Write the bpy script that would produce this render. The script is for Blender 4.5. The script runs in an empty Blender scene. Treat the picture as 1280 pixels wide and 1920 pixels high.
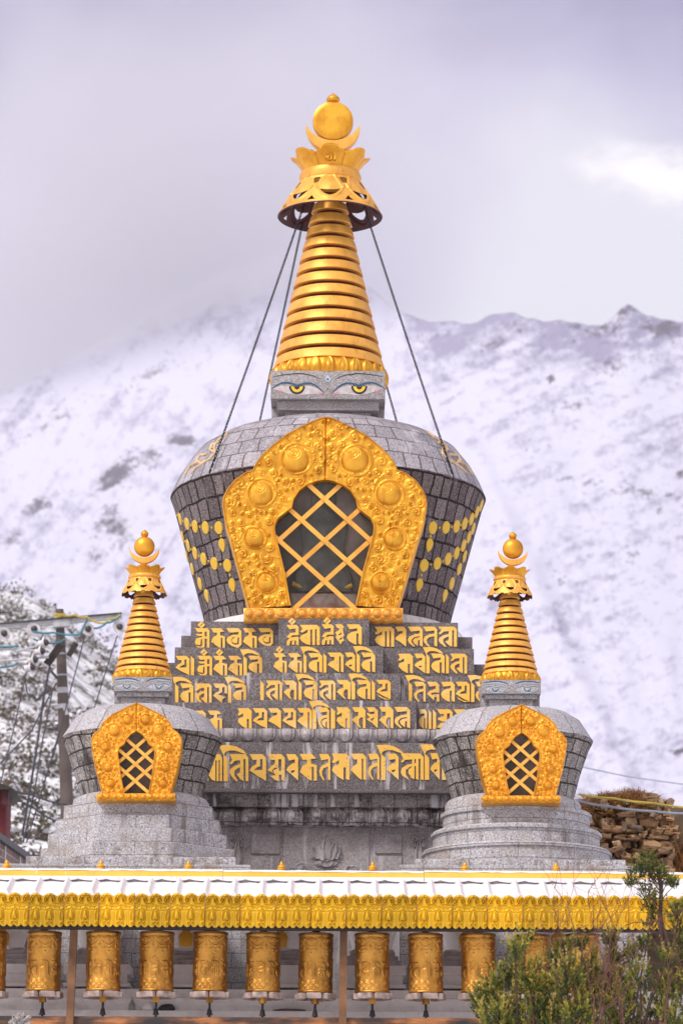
import bpy, bmesh, math, random
import numpy as np
from mathutils import Vector, Matrix
from mathutils.geometry import tessellate_polygon

rad = math.radians
sc = bpy.context.scene
C = sc.collection
random.seed(7)
RNG = np.random.default_rng(7)

# ------------------------------------------------------------------ camera, world, sun, exposure
F = 6500.0                                  # focal length in photo pixels (photo is 1280 x 1920)
PITCH = math.atan(1520.0 / F)
ROLL = rad(0.3)
fwd = Vector((0, math.cos(PITCH), math.sin(PITCH)))
R0 = Vector((1, 0, 0)); U0 = Vector((0, -math.sin(PITCH), math.cos(PITCH)))
CR = R0 * math.cos(ROLL) + U0 * math.sin(ROLL)
CU = U0 * math.cos(ROLL) - R0 * math.sin(ROLL)
def P(px, py, Y):
    d = fwd + CR * ((px - 640) / F) - CU * ((py - 960) / F)
    return d * (Y / d.y)
def S(py, Y):                               # metres per photo pixel at that height and distance
    d = fwd - CU * ((py - 960) / F)
    return Y / d.y / F
cam = bpy.data.cameras.new('camera'); camo = bpy.data.objects.new('camera', cam); C.objects.link(camo)
camo.matrix_world = Matrix(((CR.x, CU.x, -fwd.x, 0), (CR.y, CU.y, -fwd.y, 0), (CR.z, CU.z, -fwd.z, 0), (0, 0, 0, 1)))
cam.sensor_fit = 'VERTICAL'; cam.sensor_height = 36; cam.sensor_width = 24
cam.lens = 36 * F / 1920
cam.clip_start = 0.5; cam.clip_end = 60000
cam.dof.use_dof = True; cam.dof.focus_distance = 35.2; cam.dof.aperture_fstop = 3.4
sc.camera = camo

SUN_EL, SUN_AZ = rad(47), rad(220)          # behind the camera, over the left shoulder
w = bpy.data.worlds.new('World'); sc.world = w; w.use_nodes = True
wt = w.node_tree; wt.nodes.clear()
def wn(t, **k):
    n = wt.nodes.new(t)
    for a, b in k.items(): setattr(n, a, b)
    return n
sky = wn('ShaderNodeTexSky', sky_type='NISHITA', sun_disc=False)
sky.sun_elevation = SUN_EL; sky.sun_rotation = SUN_AZ; sky.altitude = 3500
bg1 = wn('ShaderNodeBackground'); bg1.inputs['Strength'].default_value = 0.1
wt.links.new(sky.outputs[0], bg1.inputs[0])
tc = wn('ShaderNodeTexCoord')
mp = wn('ShaderNodeMapping'); mp.inputs['Scale'].default_value = (1.0, 1.0, 1.9); mp.inputs['Location'].default_value = (0.31, 0.1, 0.37)
wt.links.new(tc.outputs['Generated'], mp.inputs[0])
nz = wn('ShaderNodeTexNoise'); nz.inputs['Scale'].default_value = 5.0; nz.inputs['Detail'].default_value = 6; nz.inputs['Roughness'].default_value = 0.48; nz.inputs['Distortion'].default_value = 0.5
wt.links.new(mp.outputs[0], nz.inputs[0])
sx = wn('ShaderNodeSeparateXYZ'); wt.links.new(tc.outputs['Generated'], sx.inputs[0])
el = wn('ShaderNodeMapRange'); el.inputs[1].default_value = 0.24; el.inputs[2].default_value = 0.38
el.inputs[3].default_value = 0.0; el.inputs[4].default_value = -0.24
wt.links.new(sx.outputs[2], el.inputs[0])
ad = wn('ShaderNodeMath', operation='ADD'); wt.links.new(nz.outputs[0], ad.inputs[0]); wt.links.new(el.outputs[0], ad.inputs[1])
rp = wn('ShaderNodeValToRGB'); e = rp.color_ramp.elements
e[0].position = 0.22; e[0].color = (0.15, 0.13, 0.31, 1)
e[1].position = 0.62; e[1].color = (0.93, 0.915, 0.985, 1)
m1 = e.new(0.43); m1.color = (0.56, 0.525, 0.73, 1)
wt.links.new(ad.outputs[0], rp.inputs[0])
# a bright break in the cloud, low on the right
bd = P(1190, 318, 100).normalized()
dv = wn('ShaderNodeVectorMath', operation='SUBTRACT'); dv.inputs[1].default_value = bd
wt.links.new(tc.outputs['Generated'], dv.inputs[0])
dm = wn('ShaderNodeVectorMath', operation='MULTIPLY'); dm.inputs[1].default_value = (34, 34, 100); wt.links.new(dv.outputs[0], dm.inputs[0])
dl = wn('ShaderNodeVectorMath', operation='LENGTH'); wt.links.new(dm.outputs[0], dl.inputs[0])
dn = wn('ShaderNodeMath', operation='MULTIPLY_ADD'); dn.inputs[1].default_value = 4.2; nb = wn('ShaderNodeTexNoise'); nb.inputs['Scale'].default_value = 22; nb.inputs['Detail'].default_value = 6; nb.inputs['Roughness'].default_value = 0.6
mb2 = wn('ShaderNodeMapping'); mb2.inputs['Scale'].default_value = (1, 1, 2.2); wt.links.new(tc.outputs['Generated'], mb2.inputs[0]); wt.links.new(mb2.outputs[0], nb.inputs[0]); wt.links.new(nb.outputs[0], dn.inputs[0])
wt.links.new(dl.outputs['Value'], dn.inputs[2])
dr = wn('ShaderNodeMapRange', interpolation_type='SMOOTHSTEP'); dr.inputs[1].default_value = 3.35; dr.inputs[2].default_value = 1.9; dr.inputs[3].default_value = 0; dr.inputs[4].default_value = 1
wt.links.new(dn.outputs[0], dr.inputs[0])
cm = wn('ShaderNodeMix', data_type='RGBA'); cm.inputs[7].default_value = (1.5, 1.44, 1.36, 1)
wt.links.new(dr.outputs[0], cm.inputs[0]); wt.links.new(rp.outputs[0], cm.inputs[6])
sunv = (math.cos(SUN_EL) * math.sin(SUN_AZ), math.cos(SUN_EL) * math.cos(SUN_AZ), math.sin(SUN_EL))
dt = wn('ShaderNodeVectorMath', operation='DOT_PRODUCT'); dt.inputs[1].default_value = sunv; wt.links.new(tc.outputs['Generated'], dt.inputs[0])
gl = wn('ShaderNodeMapRange', interpolation_type='SMOOTHSTEP'); gl.inputs[1].default_value = -0.1; gl.inputs[2].default_value = 1.0; gl.inputs[3].default_value = 1.0; gl.inputs[4].default_value = 1.65  # added glow: unseen sky toward the sun brightened for soft frontal light
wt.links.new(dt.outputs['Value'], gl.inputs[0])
wf = wn('ShaderNodeMapRange', interpolation_type='SMOOTHSTEP'); wf.inputs[1].default_value = -0.25; wf.inputs[2].default_value = 0.6; wt.links.new(dt.outputs['Value'], wf.inputs[0])  # added warm tint on that side of the sky, to warm the light
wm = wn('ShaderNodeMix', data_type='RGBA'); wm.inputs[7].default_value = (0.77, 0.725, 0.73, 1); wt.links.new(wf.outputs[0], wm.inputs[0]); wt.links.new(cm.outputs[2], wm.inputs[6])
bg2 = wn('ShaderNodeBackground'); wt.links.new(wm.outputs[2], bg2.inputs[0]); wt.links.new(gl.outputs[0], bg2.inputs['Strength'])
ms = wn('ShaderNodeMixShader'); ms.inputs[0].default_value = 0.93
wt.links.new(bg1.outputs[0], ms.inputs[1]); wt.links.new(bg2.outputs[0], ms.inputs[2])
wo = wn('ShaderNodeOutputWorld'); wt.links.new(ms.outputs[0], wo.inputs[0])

sl = bpy.data.lights.new('sun', 'SUN'); sl.energy = 2.5; sl.angle = rad(14); sl.color = (1.0, 0.94, 0.89)
so = bpy.data.objects.new('sun', sl); C.objects.link(so)
sd = Vector((math.cos(SUN_EL) * math.sin(SUN_AZ), math.cos(SUN_EL) * math.cos(SUN_AZ), math.sin(SUN_EL)))
so.rotation_euler = sd.to_track_quat('Z', 'Y').to_euler(); so.location = (0, 0, 80)
sc.view_settings.view_transform = 'Standard'; sc.view_settings.look = 'None'
sc.view_settings.gamma = 1; sc.view_settings.exposure = -0.04
sc.render.engine = 'CYCLES'
sc.cycles.max_bounces = 6; sc.cycles.diffuse_bounces = 3; sc.cycles.glossy_bounces = 3
sc.cycles.transparent_max_bounces = 12; sc.cycles.volume_bounces = 1
sc.cycles.use_denoising = True; sc.cycles.sample_clamp_indirect = 6

# ------------------------------------------------------------------ numeric noise
def _h(ix, iy, s):
    n = (ix.astype(np.int64) * 374761393 + iy.astype(np.int64) * 668265263 + s * 974634777) & 0xffffffff
    n = ((n ^ (n >> 13)) * 1274126177) & 0xffffffff
    return ((n ^ (n >> 16)) & 0xffff) / 65535.0
def vnoise(x, y, s=0):
    x = np.asarray(x, float); y = np.asarray(y, float)
    ix = np.floor(x); iy = np.floor(y); fx = x - ix; fy = y - iy
    fx = fx * fx * (3 - 2 * fx); fy = fy * fy * (3 - 2 * fy)
    a = _h(ix, iy, s); b = _h(ix + 1, iy, s); c = _h(ix, iy + 1, s); d = _h(ix + 1, iy + 1, s)
    return (a * (1 - fx) + b * fx) * (1 - fy) + (c * (1 - fx) + d * fx) * fy
def fbm(x, y, o=5, s=0, g=0.5, ridged=False):
    t = 0; a = 1; n = 0
    for k in range(o):
        v = vnoise(x * 2 ** k + 17.3 * k, y * 2 ** k + 5.1 * k, s + k)
        if ridged: v = 1 - abs(2 * v - 1)
        t = t + a * v; n += a; a *= g
    return t / n
def sstep(a, b, x):
    t = np.clip((x - a) / (b - a), 0, 1); return t * t * (3 - 2 * t)

# ------------------------------------------------------------------ objects and meshes
def wloc(o):
    v = Vector((0, 0, 0))
    while o is not None:
        v = v + o.location; o = o.parent
    return v
def tag(o, label=None, cat=None, group=None, kind=None):
    if label: o['label'] = label
    if cat: o['category'] = cat
    if group: o['group'] = group
    if kind: o['kind'] = kind
    return o
def thing(name, label, cat, loc, group=None):
    o = bpy.data.objects.new(name, None); C.objects.link(o); o.location = loc
    o.empty_display_size = 0.1
    return tag(o, label, cat, group)
def obj(name, me, mat, parent=None, smooth=None):
    if mat is not None:
        me.materials.clear(); me.materials.append(mat)
    o = bpy.data.objects.new(name, me); C.objects.link(o)
    if parent is not None: o.parent = parent
    if smooth is not None and len(me.polygons):
        me.polygons.foreach_set('use_smooth', [True] * len(me.polygons))
        me.set_sharp_from_angle(angle=rad(smooth))
    return o
def mesh_np(V, Fq, off=None, uv=None, name='mesh'):
    me = bpy.data.meshes.new(name)
    V = np.asarray(V, float).reshape(-1, 3)
    if off is not None: V = V - np.array(off)
    me.from_pydata(V.tolist(), [], [list(map(int, f)) for f in Fq])
    if uv is not None:
        l = me.uv_layers.new(name='UVMap')
        idx = np.empty(len(me.loops), int); me.loops.foreach_get('vertex_index', idx)
        l.data.foreach_set('uv', np.asarray(uv, float)[idx].ravel())
    me.update()
    return me
def grid_faces(ny, nx, mask=None, base=0, closed=False):
    i, j = np.meshgrid(np.arange(ny - 1), np.arange(nx - 1), indexing='ij')
    a = i * nx + j
    f = np.stack([a, a + 1, a + nx + 1, a + nx], -1)
    f = f[mask] if mask is not None else f.reshape(-1, 4)
    return f + base
class MB:
    """collects shapes into one mesh"""
    def __init__(s): s.v = []; s.f = []
    def add(s, V, Fc):
        b = len(s.v); s.v += [tuple(map(float, p)) for p in V]; s.f += [[int(i) + b for i in q] for q in Fc]
    def box(s, x0, x1, y0, y1, z0, z1, bev=0.0):
        bm = bmesh.new(); bmesh.ops.create_cube(bm, size=1)
        for v in bm.verts:
            v.co = Vector(((x0 + x1) / 2 + v.co.x * (x1 - x0), (y0 + y1) / 2 + v.co.y * (y1 - y0), (z0 + z1) / 2 + v.co.z * (z1 - z0)))
        if bev: bmesh.ops.bevel(bm, geom=bm.edges[:], offset=bev, segments=2, affect='EDGES', profile=0.6)
        bm.verts.index_update(); s.add([v.co for v in bm.verts], [[v.index for v in f.verts] for f in bm.faces]); bm.free()
    def lathe(s, cx, cy, prof, seg=48, rot=0.0, cap=True):
        n = len(prof); V = []
        for r, z in prof:
            for k in range(seg):
                a = rot + 2 * math.pi * k / seg; V.append((cx + r * math.cos(a), cy + r * math.sin(a), z))
        Fc = []
        for i in range(n - 1):
            for k in range(seg):
                k2 = (k + 1) % seg; Fc.append((i * seg + k, i * seg + k2, (i + 1) * seg + k2, (i + 1) * seg + k))
        if cap:
            Fc.append(list(range(seg))[::-1]); Fc.append([(n - 1) * seg + k for k in range(seg)])
        s.add(V, Fc)
    def tube(s, pts, r, seg=8, cap=True):
        pts = [Vector(p) for p in pts]; n = len(pts)
        rr = r if isinstance(r, (list, tuple)) else [r] * n
        V = []; u = None
        for i, p in enumerate(pts):
            t = (pts[min(i + 1, n - 1)] - pts[max(i - 1, 0)])
            t = t.normalized() if t.length > 1e-9 else Vector((0, 0, 1))
            if u is None: u = t.orthogonal().normalized()
            else:
                u = u - t * u.dot(t); u = u.normalized() if u.length > 1e-6 else t.orthogonal().normalized()
            b = t.cross(u)
            for k in range(seg):
                a = 2 * math.pi * k / seg; V.append(p + (u * math.cos(a) + b * math.sin(a)) * rr[i])
        Fc = [(i * seg + k, i * seg + (k + 1) % seg, (i + 1) * seg + (k + 1) % seg, (i + 1) * seg + k) for i in range(n - 1) for k in range(seg)]
        if cap: Fc += [list(range(seg))[::-1], [(n - 1) * seg + k for k in range(seg)]]
        s.add(V, Fc)
    def prism(s, poly, y0, y1, holes=()):
        """poly of (x, z) extruded along y from y0 (front) to y1"""
        loops = [list(poly)] + [list(h) for h in holes]
        flat = [p for l in loops for p in l]
        tris = tessellate_polygon([[Vector((p[0], p[1], 0)) for p in l] for l in loops])
        n = len(flat); V = [(x, y0, z) for x, z in flat] + [(x, y1, z) for x, z in flat]
        Fc = [list(t) for t in tris] + [[i + n for i in t[::-1]] for t in tris]
        b = 0
        for l in loops:
            m = len(l)
            for k in range(m): Fc.append([b + k, b + (k + 1) % m, b + (k + 1) % m + n, b + k + n])
            b += m
        s.add(V, Fc)
    def ball(s, c, r, nu=12, nv=8, sc_=(1, 1, 1)):
        V = []
        for i in range(nv + 1):
            t = math.pi * i / nv
            for k in range(nu):
                a = 2 * math.pi * k / nu
                V.append((c[0] + r * sc_[0] * math.sin(t) * math.cos(a), c[1] + r * sc_[1] * math.sin(t) * math.sin(a), c[2] + r * sc_[2] * math.cos(t)))
        Fc = [(i * nu + k, i * nu + (k + 1) % nu, (i + 1) * nu + (k + 1) % nu, (i + 1) * nu + k) for i in range(nv) for k in range(nu)]
        s.add(V, Fc)
    def build(s, name, mat, parent=None, smooth=None, off=None):
        o = wloc(parent) if parent is not None else Vector((0, 0, 0))
        if off is not None: o = Vector(off)
        me = mesh_np(s.v, s.f, o, name=name)
        bm = bmesh.new(); bm.from_mesh(me); bmesh.ops.recalc_face_normals(bm, faces=bm.faces); bm.to_mesh(me); bm.free()
        ob = obj(name, me, mat, parent, smooth)
        if parent is None and off is not None: ob.location = off
        return ob
def grid_obj(name, V, mat, parent=None, smooth=180, mask=None, uv=None, attr=None):
    ny, nx = V.shape[:2]
    me = mesh_np(V, grid_faces(ny, nx, mask), wloc(parent) if parent is not None else None, uv.reshape(-1, 2) if uv is not None else None, name)
    if mask is not None:
        bm = bmesh.new(); bm.from_mesh(me)
        bmesh.ops.delete(bm, geom=[v for v in bm.verts if not v.link_faces], context='VERTS'); bm.to_mesh(me); bm.free()
    if attr is not None:
        for k, a in attr.items():
            at = me.attributes.new(k, 'FLOAT', 'POINT'); at.data.foreach_set('value', np.asarray(a, float).ravel())
    return obj(name, me, mat, parent, smooth)
def copy_tree(o, parent=None):
    c = o.copy(); C.objects.link(c)
    if parent is not None: c.parent = parent
    for ch in list(o.children): copy_tree(ch, c)
    return c

# ------------------------------------------------------------------ materials
class NT:
    def __init__(s, name):
        s.m = bpy.data.materials.new(name); s.m.use_nodes = True; s.t = s.m.node_tree
        s.b = s.t.nodes['Principled BSDF']; s.tc = s.t.nodes.new('ShaderNodeTexCoord')
    def n(s, typ, inp=None, **k):
        nd = s.t.nodes.new(typ)
        for a, b in k.items(): setattr(nd, a, b)
        for a, b in (inp or {}).items():
            if hasattr(b, 'is_linked') or isinstance(b, bpy.types.NodeSocket): s.t.links.new(b, nd.inputs[a])
            else: nd.inputs[a].default_value = b
        return nd
    def L(s, a, b): s.t.links.new(a, b)
    def noise(s, scale, detail=4, rough=0.55, vec=None, dist=0.0):
        return s.n('ShaderNodeTexNoise', {'Vector': vec or s.tc.outputs['Object'], 'Scale': scale, 'Detail': detail, 'Roughness': rough, 'Distortion': dist}).outputs[0]
    def ramp(s, fac, stops, interp='LINEAR'):
        r = s.n('ShaderNodeValToRGB', {'Fac': fac}); r.color_ramp.interpolation = interp; el = r.color_ramp.elements
        for i, (p, c) in enumerate(stops):
            e = el[i] if i < 2 else el.new(p)
            e.position = p; e.color = (c, c, c, 1) if isinstance(c, (int, float)) else (*c, 1)
        return r.outputs[0]
    def mix(s, f, a, b, mode='MIX'):
        m = s.n('ShaderNodeMix', data_type='RGBA', blend_type=mode)
        for k, v in ((0, f), (6, a), (7, b)):
            if isinstance(v, bpy.types.NodeSocket): s.L(v, m.inputs[k])
            elif k == 0: m.inputs[0].default_value = v
            else: m.inputs[k].default_value = (*v, 1)
        return m.outputs[2]
    def map(s, scale=(1, 1, 1), vec=None, loc=(0, 0, 0), rot=(0, 0, 0)):
        return s.n('ShaderNodeMapping', {'Vector': vec or s.tc.outputs['Object'], 'Scale': scale, 'Location': loc, 'Rotation': rot}).outputs[0]
    def math(s, op, a, b=0.0, c=0.0):
        n = s.n('ShaderNodeMath', operation=op)
        for k, v in ((0, a), (1, b), (2, c)):
            if isinstance(v, bpy.types.NodeSocket): s.L(v, n.inputs[k])
            else: n.inputs[k].default_value = v
        return n.outputs[0]
    def bump(s, h, st=0.3, d=0.02):
        b = s.n('ShaderNodeBump', {'Height': h, 'Strength': st, 'Distance': d}); s.L(b.outputs[0], s.b.inputs['Normal'])
    def out(s, col=None, rough=None, metal=None, spec=None):
        for k, v in (('Base Color', col), ('Roughness', rough), ('Metallic', metal), ('Specular IOR Level', spec)):
            if v is None: continue
            if isinstance(v, bpy.types.NodeSocket): s.L(v, s.b.inputs[k])
            elif k == 'Base Color': s.b.inputs[k].default_value = (*v, 1)
            else: s.b.inputs[k].default_value = v
        return s.m

def plain(name, col, rough=0.6, metal=0.0, var=0.25, scale=8, bump=0.1):
    t = NT(name); n = t.noise(scale, 5)
    c = t.mix(t.ramp(n, [(0.3, 0.0), (0.7, 1.0)]), [x * (1 - var) for x in col], [min(1, x * (1 + var)) for x in col])
    if bump: t.bump(t.noise(scale * 4, 4), bump, 0.01)
    return t.out(c, rough, metal)
def granite(name, mid, dark, light, stain=None, sp=70, stainpos=(0.5, 0.75), streak=None, streakpos=(0.56, 0.72), rough=0.75, bump=0.15, joints=None):
    t = NT(name)
    n = t.noise(sp, 2, 0.6)
    c = t.ramp(n, [(0.33, dark), (0.62, light), (0.43, mid), (0.54, mid)])
    big = t.noise(1.7, 6, 0.6)
    c = t.mix(t.ramp(big, [(0.3, 0.0), (0.75, 0.45)]), c, [x * 0.55 for x in mid])
    if stain:
        f = t.noise(3.1, 6, 0.68, t.map((1, 1, 1.6), loc=(3, 1, 7)))
        c = t.mix(t.ramp(f, [(stainpos[0], 0.0), (stainpos[1], 0.75)]), c, stain)
    if streak:
        f = t.noise(11, 6, 0.62, t.map((1, 1, 0.12), loc=(1.7, 0, 0.3)))
        g = t.noise(1.6, 3, 0.5, t.map((1, 1, 1), loc=(9, 2, 4)))
        f = t.math('ADD', f, t.math('MULTIPLY', g, 0.25))
        c = t.mix(t.ramp(f, [(streakpos[0] + 0.12, 0.0), (streakpos[1] + 0.12, 0.8)]), c, streak)
    h = n
    if joints:
        xz = t.n('ShaderNodeSeparateXYZ', {0: t.tc.outputs['Object']})
        cv = t.n('ShaderNodeCombineXYZ', {0: xz.outputs[0], 1: xz.outputs[2]}).outputs[0]
        br = t.n('ShaderNodeTexBrick', {'Vector': cv, 'Scale': 1.0, 'Brick Width': joints[0], 'Row Height': joints[1], 'Mortar Size': 0.006, 'Mortar Smooth': 0.3})
        c = t.mix(t.math('MULTIPLY', br.outputs['Fac'], 0.5 if joints[0] > .5 else .75), c, [x * 0.6 for x in dark])
        h = t.math('SUBTRACT', n, br.outputs['Fac'])
    t.bump(h, bump, 0.01)
    return t.out(c, rough, None, 0.15)
def block_stone(name, c1, c2, mortar, bw, bh, light, dark, blotch=None, bpos=(0.55, 0.62), msize=0.008, sp=60, bump=0.6, runs=None):
    t = NT(name); uv = t.tc.outputs['UV']
    nd = t.n('ShaderNodeTexNoise', {'Vector': uv, 'Scale': 5.0, 'Detail': 4.0})
    off = t.n('ShaderNodeVectorMath', {0: nd.outputs[1], 1: (0.5, 0.5, 0.5)}, operation='SUBTRACT').outputs[0]
    off = t.n('ShaderNodeVectorMath', {0: off, 3: 0.055}, operation='SCALE').outputs[0]
    v = t.n('ShaderNodeVectorMath', {0: uv, 1: off}, operation='ADD').outputs[0]
    br = t.n('ShaderNodeTexBrick', {'Vector': v, 'Color1': (*c1, 1), 'Color2': (*c2, 1), 'Mortar': (*mortar, 1), 'Scale': 1.0, 'Mortar Size': msize,
             'Mortar Smooth': 0.4, 'Bias': -0.1, 'Brick Width': bw, 'Row Height': bh}, offset=0.43, squash=0.8, squash_frequency=3)
    n = t.noise(sp, 3, 0.6)
    c = t.mix(t.ramp(n, [(0.36, 1.0), (0.5, 0.0)]), br.outputs[0], dark)
    c = t.mix(t.ramp(n, [(0.55, 0.0), (0.66, 0.8)]), c, light)
    c = t.mix(t.math('MULTIPLY', br.outputs['Fac'], 0.85), c, mortar)
    if blotch:
        b = t.noise(2.4, 6, 0.7, t.map((1.2, 1.2, 0.8), loc=(5, 3, 1)))
        c = t.mix(t.ramp(b, [(bpos[0], 0.0), (bpos[1], 0.85)]), c, blotch)
    if runs:
        f = t.noise(6.0, 5, 0.6, t.map((1, 1, 0.15), loc=(4, 0, 2)))
        c = t.mix(t.ramp(f, [(0.6, 0.0), (0.74, 0.55)]), c, runs)
    h = t.math('MULTIPLY_ADD', n, 0.25, t.math('SUBTRACT', 1.0, br.outputs['Fac']))
    t.bump(t.math('ADD', h, t.math('MULTIPLY', t.noise(9, 4), 0.5)), bump, 0.02)
    return t.out(c, 0.85, None, 0.12)
def gold(name, a, b, metal=0.8, rough=(0.32, 0.5), grime=(0.10, 0.045, 0.01), gpos=(0.62, 0.78), scale=5, bump=0.1, spec=0.5):
    t = NT(name); n = t.noise(scale, 6, 0.62)
    c = t.mix(t.ramp(n, [(0.35, 0.0), (0.65, 1.0)]), a, b)
    g = t.noise(scale * 1.3, 8, 0.72, t.map((1, 1, 0.6), loc=(2, 7, 3)))
    c = t.mix(t.ramp(g, [(gpos[0], 0.0), (gpos[1], 0.85)]), c, grime)
    sk = t.noise(scale * 3.2, 5, 0.65, t.map((1, 1, 0.14), loc=(1, 5, 2)))
    c = t.mix(t.ramp(sk, [(0.56, 0.0), (0.74, 0.55)]), c, [a[0] * .62, a[1] * .52, a[2] * .5])
    r = t.n('ShaderNodeMapRange', {0: n, 1: 0.3, 2: 0.7, 3: rough[0], 4: rough[1]}).outputs[0]
    t.bump(t.noise(scale * 7, 3), bump, 0.01)
    return t.out(c, r, metal, spec)

M = {}
M['gold'] = gold('gilded_copper', (0.62, 0.27, 0.018), (0.82, 0.425, 0.038), 0.62, (0.32, 0.46), grime=(0.16, 0.075, 0.015), gpos=(0.58, 0.76), bump=0.08)
M['gold_ring'] = gold('gilded_ring', (0.72, 0.335, 0.05), (0.90, 0.475, 0.09), 0.38, (0.38, 0.54), grime=(0.30, 0.14, 0.03), gpos=(0.58, 0.8), scale=4, bump=0.15)
M['gold_paint'] = gold('yellow_paint', (0.80, 0.44, 0.05), (0.90, 0.55, 0.09), 0.05, (0.5, 0.65), gpos=(0.72, 0.9), scale=4, bump=0.03)
M['gold_med'] = gold('gold_medallion', (0.66, 0.40, 0.03), (0.80, 0.51, 0.05), 0.3, (0.4, 0.6), gpos=(0.7, 0.8), scale=6, bump=0.03)
M['gold_letter'] = NT('letter_yellow'); t = M['gold_letter']
_n = t.noise(3.3, 6, 0.7); _w = t.ramp(t.noise(2.2, 5, 0.65, t.map((1, 1, 1.1), loc=(8, 1, 3))), [(0.52, 0.0), (0.68, 0.75)])
_c = t.mix(t.ramp(_n, [(0.35, 0.0), (0.65, 1.0)]), (0.84, 0.46, 0.06), (0.90, 0.54, 0.10)); _c = t.mix(_w, _c, (0.82, 0.60, 0.30))
_c = t.mix(t.ramp(t.noise(26, 6, .7), [(.60, 0.0), (.66, .8)]), _c, (0.24, 0.19, 0.16)); _c = t.mix(t.ramp(t.noise(7, 5, .6, t.map((1, 1, .14), loc=(3, 1, 1))), [(.58, 0.0), (.72, .6)]), _c, (0.50, 0.28, 0.10))
M['gold_letter'] = t.out(_c, 0.6)
M['gold_bright'] = gold('bright_gold', (0.70, 0.315, 0.024), (0.88, 0.44, 0.045), 0.55, (0.34, 0.48), grime=(0.28, 0.13, 0.025), gpos=(0.7, 0.85), scale=7)
M['wheel'] = gold('brass_wheel', (0.50, 0.225, 0.04), (0.72, 0.37, 0.08), 0.92, (0.34, 0.48), grime=(0.09, 0.04, 0.012), gpos=(0.5, 0.72), scale=6, bump=0.06)
M['eave'] = gold('yellow_eave', (0.55, 0.315, 0.012), (0.72, 0.44, 0.018), 0.5, (0.34, 0.5), grime=(0.25, 0.15, 0.02), gpos=(0.66, 0.8), scale=4, bump=0.05)
M['ridge'] = gold('yellow_ridge', (0.82, 0.47, 0.05), (0.90, 0.56, 0.09), 0.1, (0.45, 0.6), grime=(0.85, 0.84, 0.86), gpos=(0.66, 0.72), scale=2.5, bump=0.05)
M['scroll'] = plain('faded_gilding', (0.62, 0.43, 0.24), 0.6, 0, .3, 12)
M['red'] = plain('red_paint_with_shade', (0.06, 0.005, 0.009), 0.5)  # dark red paint, taken near black to hold the shadow between spire rings
M['redwall'] = plain('red_wall', (0.14, 0.02, 0.025), 0.8)
M['granite'] = granite('pale_granite', (0.36, 0.345, 0.36), (0.08, 0.075, 0.085), (0.62, 0.60, 0.62), stain=(0.25, 0.18, 0.12), stainpos=(0.54, 0.76), sp=62, joints=(0.95, 0.137))
M['granite_l'] = granite('light_granite', (0.455, 0.44, 0.46), (0.11, 0.105, 0.125), (0.70, 0.68, 0.71), stain=(0.27, 0.19, 0.12), stainpos=(0.52, 0.72), sp=62, joints=(0.95, 0.137), streak=(0.20, 0.17, 0.16), streakpos=(0.55, 0.68))
M['granite_d'] = granite('dark_granite', (0.16, 0.137, 0.138), (0.06, 0.05, 0.052), (0.29, 0.26, 0.265), stain=(0.085, 0.068, 0.064), stainpos=(0.5, 0.72), sp=70)
M['granite_s'] = granite('stained_granite', (0.165, 0.143, 0.146), (0.06, 0.052, 0.055), (0.31, 0.28, 0.29), stain=(0.085, 0.07, 0.068), sp=70, streak=(0.62, 0.58, 0.61), streakpos=(0.56, 0.66))
M['granite_b'] = granite('weathered_base', (0.29, 0.255, 0.255), (0.11, 0.092, 0.09), (0.44, 0.40, 0.40), stain=(0.035, 0.026, 0.024), stainpos=(0.46, 0.60), sp=55, streak=(0.66, 0.62, 0.64), streakpos=(0.50, 0.60), joints=(0.235, 3.0))
M['granite_w'] = granite('base_wall_stone', (0.40, 0.36, 0.368), (0.24, 0.21, 0.215), (0.52, 0.475, 0.485), stain=(0.19, 0.155, 0.145), sp=55, streak=(0.66, 0.63, 0.65), streakpos=(0.58, 0.7))
M['neck'] = granite('neck_granite', (0.34, 0.315, 0.32), (0.08, 0.075, 0.08), (0.54, 0.51, 0.52), stain=(0.22, 0.18, 0.14), sp=75)
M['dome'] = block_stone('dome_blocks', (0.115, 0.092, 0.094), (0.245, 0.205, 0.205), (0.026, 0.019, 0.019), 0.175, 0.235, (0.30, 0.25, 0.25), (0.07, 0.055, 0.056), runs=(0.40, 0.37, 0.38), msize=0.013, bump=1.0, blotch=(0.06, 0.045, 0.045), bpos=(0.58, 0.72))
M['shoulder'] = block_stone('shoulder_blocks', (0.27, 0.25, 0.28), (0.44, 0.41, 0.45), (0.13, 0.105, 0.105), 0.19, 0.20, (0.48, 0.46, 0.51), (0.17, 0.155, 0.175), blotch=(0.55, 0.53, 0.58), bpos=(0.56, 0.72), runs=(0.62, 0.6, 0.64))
M['dome_small'] = block_stone('small_dome_blocks', (0.19, 0.172, 0.165), (0.40, 0.375, 0.36), (0.045, 0.035, 0.03), 0.19, 0.150, (0.56, 0.535, 0.52), (0.075, 0.066, 0.062), blotch=(0.05, 0.040, 0.036), bpos=(0.53, 0.60), msize=0.009, sp=70, bump=0.9)
M['shoulder_small'] = block_stone('small_shoulder_slabs', (0.36, 0.345, 0.37), (0.46, 0.44, 0.47), (0.15, 0.12, 0.115), 0.30, 0.9, (0.60, 0.58, 0.61), (0.25, 0.24, 0.26), msize=0.005, bump=0.4, runs=(0.22, 0.17, 0.15))
M['whitewash'] = granite('whitewash', (0.80, 0.755, 0.765), (0.72, 0.675, 0.68), (0.85, 0.82, 0.825), stain=(0.42, 0.36, 0.35), stainpos=(0.55, 0.8), sp=14, bump=0.1)
M['greybrick'] = plain('grey_brick', (0.36, 0.31, 0.315), 0.85, 0, 0.3, 12, 0.3)
M['snow'] = plain('snow', (0.78, 0.77, 0.80), 0.6, 0, 0.05, 7, 0.25)
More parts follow.
